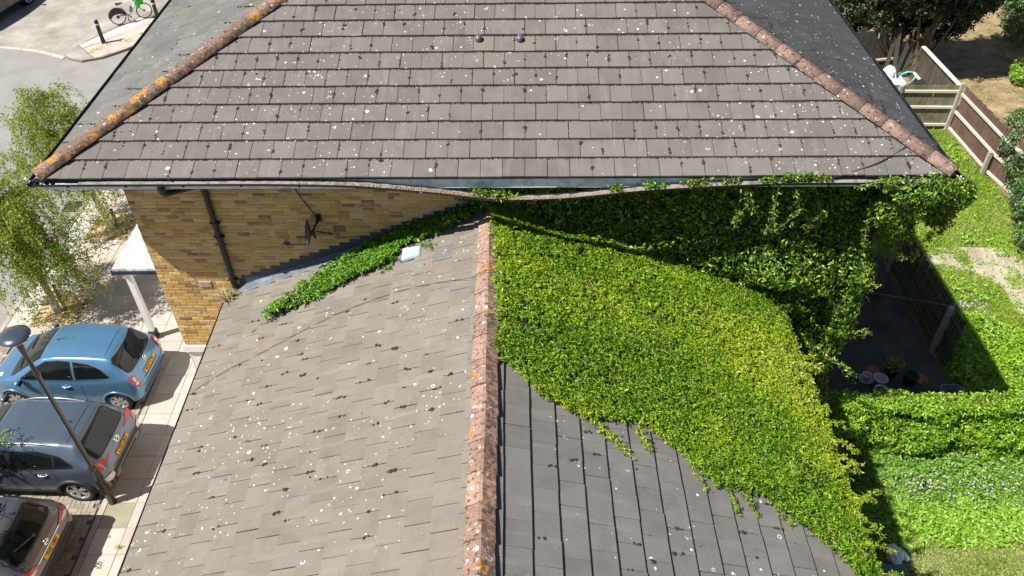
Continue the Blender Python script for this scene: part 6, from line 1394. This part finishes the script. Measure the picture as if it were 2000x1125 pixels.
q = MB(); q.tube([bb + Vector((0, -.07, 0)), bb + Vector((0, .07, 0))], .03, 8); q.tube([bb + Vector((0, .08, 0)), bb + Vector((.1, .08, -.13))], .011, 6); q.box(bb + Vector((.11, .13, -.14)), (.09, .09, .025)); q.tube([bb + Vector((0, -.08, 0)), bb + Vector((-.1, -.08, .13))], .011, 6); q.box(bb + Vector((-.11, -.13, .14)), (.09, .09, .025)); q.local('crank', M['trim'], bk)
q = MB(); q.tube([bb + Vector((-.05, 0, 0)), bb + Vector((-.02, -.16, -.29))], .012, 6); q.tube([bb + Vector((-.05, 0, 0)), bb + Vector((-.02, .16, -.29))], .012, 6); q.local('kickstand', M['trim'], bk)
v = dict(van); v['plate'] = (0, .80, 'MT57'); 
vv = dict(van); d = Vector((cos(R(79)), sin(R(79)), 0)); pp = Vector((-23.45, 34.1, -.085)) - d * .86
vv['plate'] = (0, .8, ' '); car(vv, pp, R(79), 'black car at the top left corner, its long shadow on the pale forecourt', None)

# ------------------------------------------------------------ fences: every board a part
def fence(label, pts, h, bw, gap, board_mat, rails, rail_side, rail_mat='rail', posts=(), ph=None, post_mat='post', lean=0, jag=.02, boards_back=True, cat='fence', z0=.05, tilt=.0, thick=.018, cap=None, name='fence'):
    P = [Vector((*p, 0)) for p in pts]; t = thing(name, P[0].lerp(P[-1], .5), label, cat); bms = {}
    for a, b in zip(P, P[1:]):
        L = (b - a).length; d = (b - a) / L; nrm = Vector((0, 0, 1)).cross(d) * rail_side; k = int(L / (bw + gap))
        for i in range(k):
            hh = h + random.uniform(-jag, jag); key = round(hh, 2)
            if key not in bms: q = MB(); q.box((0, 0, hh / 2), (bw, thick, hh), None, .004); bms[key] = q.mesh('board'); bms[key].materials.append(M[board_mat])
            o = bpy.data.objects.new('board', bms[key]); COL.objects.link(o); o.parent = t; o.matrix_parent_inverse = root_matrix(t).inverted()
            c = a + d * ((i + .5) * (bw + gap)) - nrm * .02; ang = atan2(d.y, d.x) + random.gauss(0, .02)
            o.matrix_basis = Matrix.Translation(c + Vector((0, 0, z0))) @ Matrix.Rotation(ang, 4, 'Z') @ Matrix.Rotation(random.gauss(0, .006) + tilt * random.gauss(0, 1), 4, 'Y') @ Matrix.Rotation(lean, 4, 'X')
        for rz_ in rails:
            q = MB(); q.box((a + b) / 2 + nrm * .022 + Vector((0, 0, rz_)), (L, .06, .085), rotz(atan2(d.y, d.x)), .006); q.build('rail', M[rail_mat], t)
        if cap: q = MB(); q.box((a + b) / 2 + Vector((0, 0, cap)), (L, .15, .035), rotz(atan2(d.y, d.x)), .006); q.build('cap_rail', M[rail_mat], t)
    for (x, y, hh) in posts: q = MB(); q.box((x, y, hh / 2), (.11, .11, hh), rotz(.05), .008); q.build('post', M[post_mat], t)
    return t
fence('greenish board fence with three bleached rails at the far end of the lawn', [(11.9, 24.45), (14.62, 24.33)], 1.55, .1, .004, 'board_green', (.16, .82, 1.40), -1, posts=[(14.66, 24.26, 1.72), (12.72, 24.36, 1.62)], ph=1.7)
fence('red brown board fence with white rails running along the right of the lawn', [(14.74, 24.2), (14.86, 21.5), (15.25, 19.2), (15.6, 15)], 1.6, .1, .003, 'board_red', (.10, .72, 1.36), -1, posts=[(14.70, 21.55, .82)])
fence('weathered fence with a wide grey cap board behind the green fence', [(14.72, 24.5), (14.62, 27.4)], 1.45, .14, .01, 'board_dark', (.5,), 1, cap=1.52, jag=.03)
fence('old dark back fence of wide crooked boards under the evergreen tree', [(11.6, 28.0), (14.45, 28.55)], 1.75, .24, .02, 'board_dark', (.55,), -1, jag=.09, tilt=.03)
fence('dark paling fence with pointed gaps beside the shaded courtyard', [(10.22, 13.3), (10.2, 17.2)], 1.42, .085, .04, 'board_dark', (.2, .78, 1.22), 1, 'board_dark', posts=[(10.14, 13.86, 1.5), (10.14, 16.95, 1.68)], jag=.03)
# gable end shed boards of the old fence fallen against it
lean = thing('timber_boards', (14.2, 27.9, 0), 'loose grey boards leaning against the old dark back fence', 'boards')
for k, (x, l, an) in enumerate(((13.85, 1.7, .12), (14.05, 1.9, -.05), (14.3, 1.6, .22), (14.55, 1.5, .3))): q = MB(); q.box((x, 28.1 - .05 * k, l / 2), (.15, .02, l), Matrix.Rotation(an, 3, 'Y') @ Matrix.Rotation(-.25, 3, 'X'), .004); q.build('board', M['board_dark'], lean)
st_ = thing('tree_stump', (14.8, 27.75, 0), 'shaggy brown dead trunk beside the grey capped fence', 'stump'); q = MB()
tree_branch(q, [(14.75, 27.6, 0), (14.7, 27.65, .7), (14.82, 27.8, 1.5), (14.8, 27.9, 2.0)], .2, .06, 9); q.build('trunk', M['bark'], st_)
n = 260; z = rg.uniform(.1, 1.9, n); a_ = rg.uniform(0, 2 * pi, n); blades('bark_strips', np.c_[14.74 + np.cos(a_) * (.21 - .07 * z), 27.65 + .12 * z / 2 + np.sin(a_) * (.21 - .07 * z), z], np.c_[np.cos(a_) * .5, np.sin(a_) * .5, -np.ones(n)], .35, .03, M['bark'], st_, bend=.3, rng=rg)
# heap of things between the fences
def lump(name, label, c, r, mat, cat, seed, folds=1., parent=None):
    bm = bmesh.new(); bmesh.ops.create_icosphere(bm, subdivisions=4, radius=1); P = np.array([v.co[:] for v in bm.verts]); k = 1 + .30 * folds * vnoise(P * 1.7, seed) + .16 * folds * vnoise(P * 4.2, seed + 1) + .06 * folds * np.abs(vnoise(P * 9, seed + 2)); P = P * k[:, None] * np.array(r); P[:, 2] = np.maximum(P[:, 2], -r[2] * .75)
    for v, p in zip(bm.verts, P): v.co = p + np.array([0, 0, r[2] * .75])
    for f in bm.faces: f.smooth = True
    me = bpy.data.meshes.new(name); bm.to_mesh(me); bm.free(); o = link(name, me, parent, M[mat]); o.location = c
    if not parent: tag(o, label, cat)
    return o
lump('plastic_sack', 'bulky white plastic sack heaped behind the green fence', (13.72, 27.5, 0), (.26, .28, .36), 'bag', 'sack', 3, 1.2)
lump('plastic_sack', 'slumped white plastic sack lying against the bulky one behind the green fence', (14.0, 27.1, 0), (.2, .32, .24), 'bag', 'sack', 9, 1.2)
lump('plastic_sack', 'grey black sack in the shade by the house eave behind the green fence', (13.35, 27.75, 0), (.24, .25, .28), 'pot_dark', 'sack', 15, 1)
lump('straw_heap', 'small heap of straw inside the turquoise hose coil', (14.33, 27.25, 0), (.26, .22, .2), 'straw', 'heap', 21, 1)
q = MB(); q.tube([(14.36 + .27 * cos(w), 27.35 + .26 * sin(w), .38 + .10 * sin(w * 1.3 + 1)) for w in np.linspace(-1.2, 2.6, 18)], .038, 8); tag(q.build('hose', M['teal']), 'turquoise hose bent in a half ring on the straw heap', 'hose')
q = MB(); q.box((14.4, 26.3, .5), (.5, .9, .02), Matrix.Rotation(-.5, 3, 'Y'), .004); tag(q.build('panel', M['pot_dark']), 'grey sheet panel leaning on the fence beside the dead trunk', 'panel')
# ------------------------------------------------------------ courtyard
def pot(label, x, y, r0, r1, h, mat, name='plant_pot', soil=False, plant=0, cat='pot', saucer=None):
    p = thing(name, (x, y, .0), label, cat); q = MB(); q.lathe([(0, .01), (r0, 0), (r1, h), (r1 + .012, h), (r1 + .012, h + .02), (r1 - .012, h + .02), (r1 - .02, h - .02), (r0 * .9, .05), (0, .05)], 20); q.local('pot', M[mat], p)
    if saucer: q = MB(); q.lathe([(0, .0), (saucer, 0), (saucer + .02, .035), (saucer + .008, .035), (saucer - .01, .012), (0, .012)], 20); q.local('saucer', M[saucer and 'pot_white'], p)
    if soil: q = MB(); q.disc((0, 0, h - .03), r1 - .015, 16); q.local('compost', M['undergrowth'], p)
    if plant:
        a = rg.uniform(0, 2 * pi, plant); r = rg.uniform(0, .24, plant); P = np.c_[np.cos(a) * r, np.sin(a) * r, h + rg.uniform(.0, .34, plant)]; leaf_mesh('foliage', P, np.tile([0, 0, 1.], (plant, 1)) + rg.normal(0, .6, (plant, 3)), .05, M['weeds'], p, k=3, world=False)
        q = MB()
        for k in range(9): q.tube([(0, 0, h - .03), (rg.normal(0, .06), rg.normal(0, .06), h + .15), (rg.normal(0, .13), rg.normal(0, .13), h + .33)], .005, 4)
        q.local('stems', M['vine'], p)
    return p
pot('small white pot standing in a pale saucer near the two larger white pots', 8.24, 12.98, .07, .1, .16, 'pot_white', saucer=.15)
pot('tall white pot in the middle of the group of pale pots', 8.45, 12.76, .11, .155, .28, 'pot_white')
pot('white pot nearest the hedge with dry soil inside', 8.36, 12.42, .11, .15, .26, 'pot_white', soil=True)
pot('black pot with a bushy green plant', 8.85, 13.1, .11, .15, .24, 'pot_dark', soil=True, plant=90)
pot('black pot with only a few dead stems', 9.2, 12.85, .12, .16, .26, 'pot_dark', soil=True)
for x, y, lab in ((8.5, 13.22, 'terracotta saucer lying beside the small white pot'), (9.52, 12.95, 'terracotta saucer lying alone toward the paling fence')):
    q = MB(); q.lathe([(0, 0), (.14, 0), (.17, .035), (.155, .035), (.13, .012), (0, .012)], 20); o = q.local('saucer', M['terracotta']); o.location = (x, y, .004); o.rotation_euler = (.12, .1, 0); tag(o, lab, 'saucer')
tb = thing('storage_tub', (9.93, 12.3, 0), 'translucent blue storage tub half hidden behind the hedge', 'tub'); q = MB(); V = []
for z_, s in ((0, .82), (.3, 1), (.31, 1.07), (.335, 1.07), (.33, .98), (.03, .8)):
    for k in range(16):
        w = 2 * pi * (k + .5) / 16; c, s_ = cos(w), sin(w); V.append((.24 * s * np.sign(c) * abs(c) ** .45, .19 * s * np.sign(s_) * abs(s_) ** .45, z_))
F = [tuple(range(15, -1, -1)), tuple(range(80, 96))]
for i in range(5):
    for k in range(16): F.append((i * 16 + k, i * 16 + (k + 1) % 16, (i + 1) * 16 + (k + 1) % 16, (i + 1) * 16 + k))
q.add(V, F); q.local('tub', M['tub'], tb)
bn = thing('bench', (9.45, 16.5, 0), 'weathered slatted bench in the shaded courtyard against the paling fence', 'bench'); an = atan2(1.6, .35)
for k in range(4): q = MB(); q.box(Vector((9.5, 16.5, .44)) + Vector((-sin(an), cos(an), 0)) * (k * .1 - .15), (1.6, .08, .03), rotz(an), .004); q.build('slat', M['rail' if k == 9 else 'board_dark'], bn)
for s in (-.65, .65):
    for w in (-.13, .13): q = MB(); q.box(Vector((9.5, 16.5, .21)) + Vector((cos(an), sin(an), 0)) * s + Vector((-sin(an), cos(an), 0)) * w, (.06, .06, .42), rotz(an)); q.build('leg', M['board_dark'], bn)
cable([(6.3, 16.9, 2.3), (8.3, 16.7, 2.1), (10.2, 16.9, 1.75)], .004, 'thin clothes line stretched across the courtyard to the far fence post', 'rope', 'clothes line', 'clothes_line')
cable([(6.1, 14.1, 2.25), (8.2, 13.95, 1.9), (10.14, 13.9, 1.5)], .004, 'thin clothes line stretched across the courtyard to the near fence post', 'rope', 'clothes line', 'clothes_line')
lump('plastic_bag', 'crumpled white plastic bag lying half in shade on the dry lawn', (7.27, 8.36, 0), (.15, .2, .13), 'bag', 'bag', 33, 1.1)
q = MB(); q.tube(curve_pts([(7.3, 8.45, .12), (7.42, 8.35, .13), (7.5, 8.27, .05)]), [.05] * 3 + [.06] * 10 + [.055] * 4, 9)
o = bpy.data.objects['plastic_bag']; me = q.mesh('bag_end'); wlink('bag_end', me, o, M['bag'])
bx = thing('garden_box', (6.82, 7.64, 0), 'grey green lid of a garden box at the bottom edge beside the white bag', 'box'); q = MB(); q.box((0, 0, .22), (.68, .55, .44), None, .01); q.local('box', M['pot_dark'], bx); q = MB(); q.box((0, 0, .47), (.74, .6, .05), None, .012); q.local('lid', M['lid'], bx)
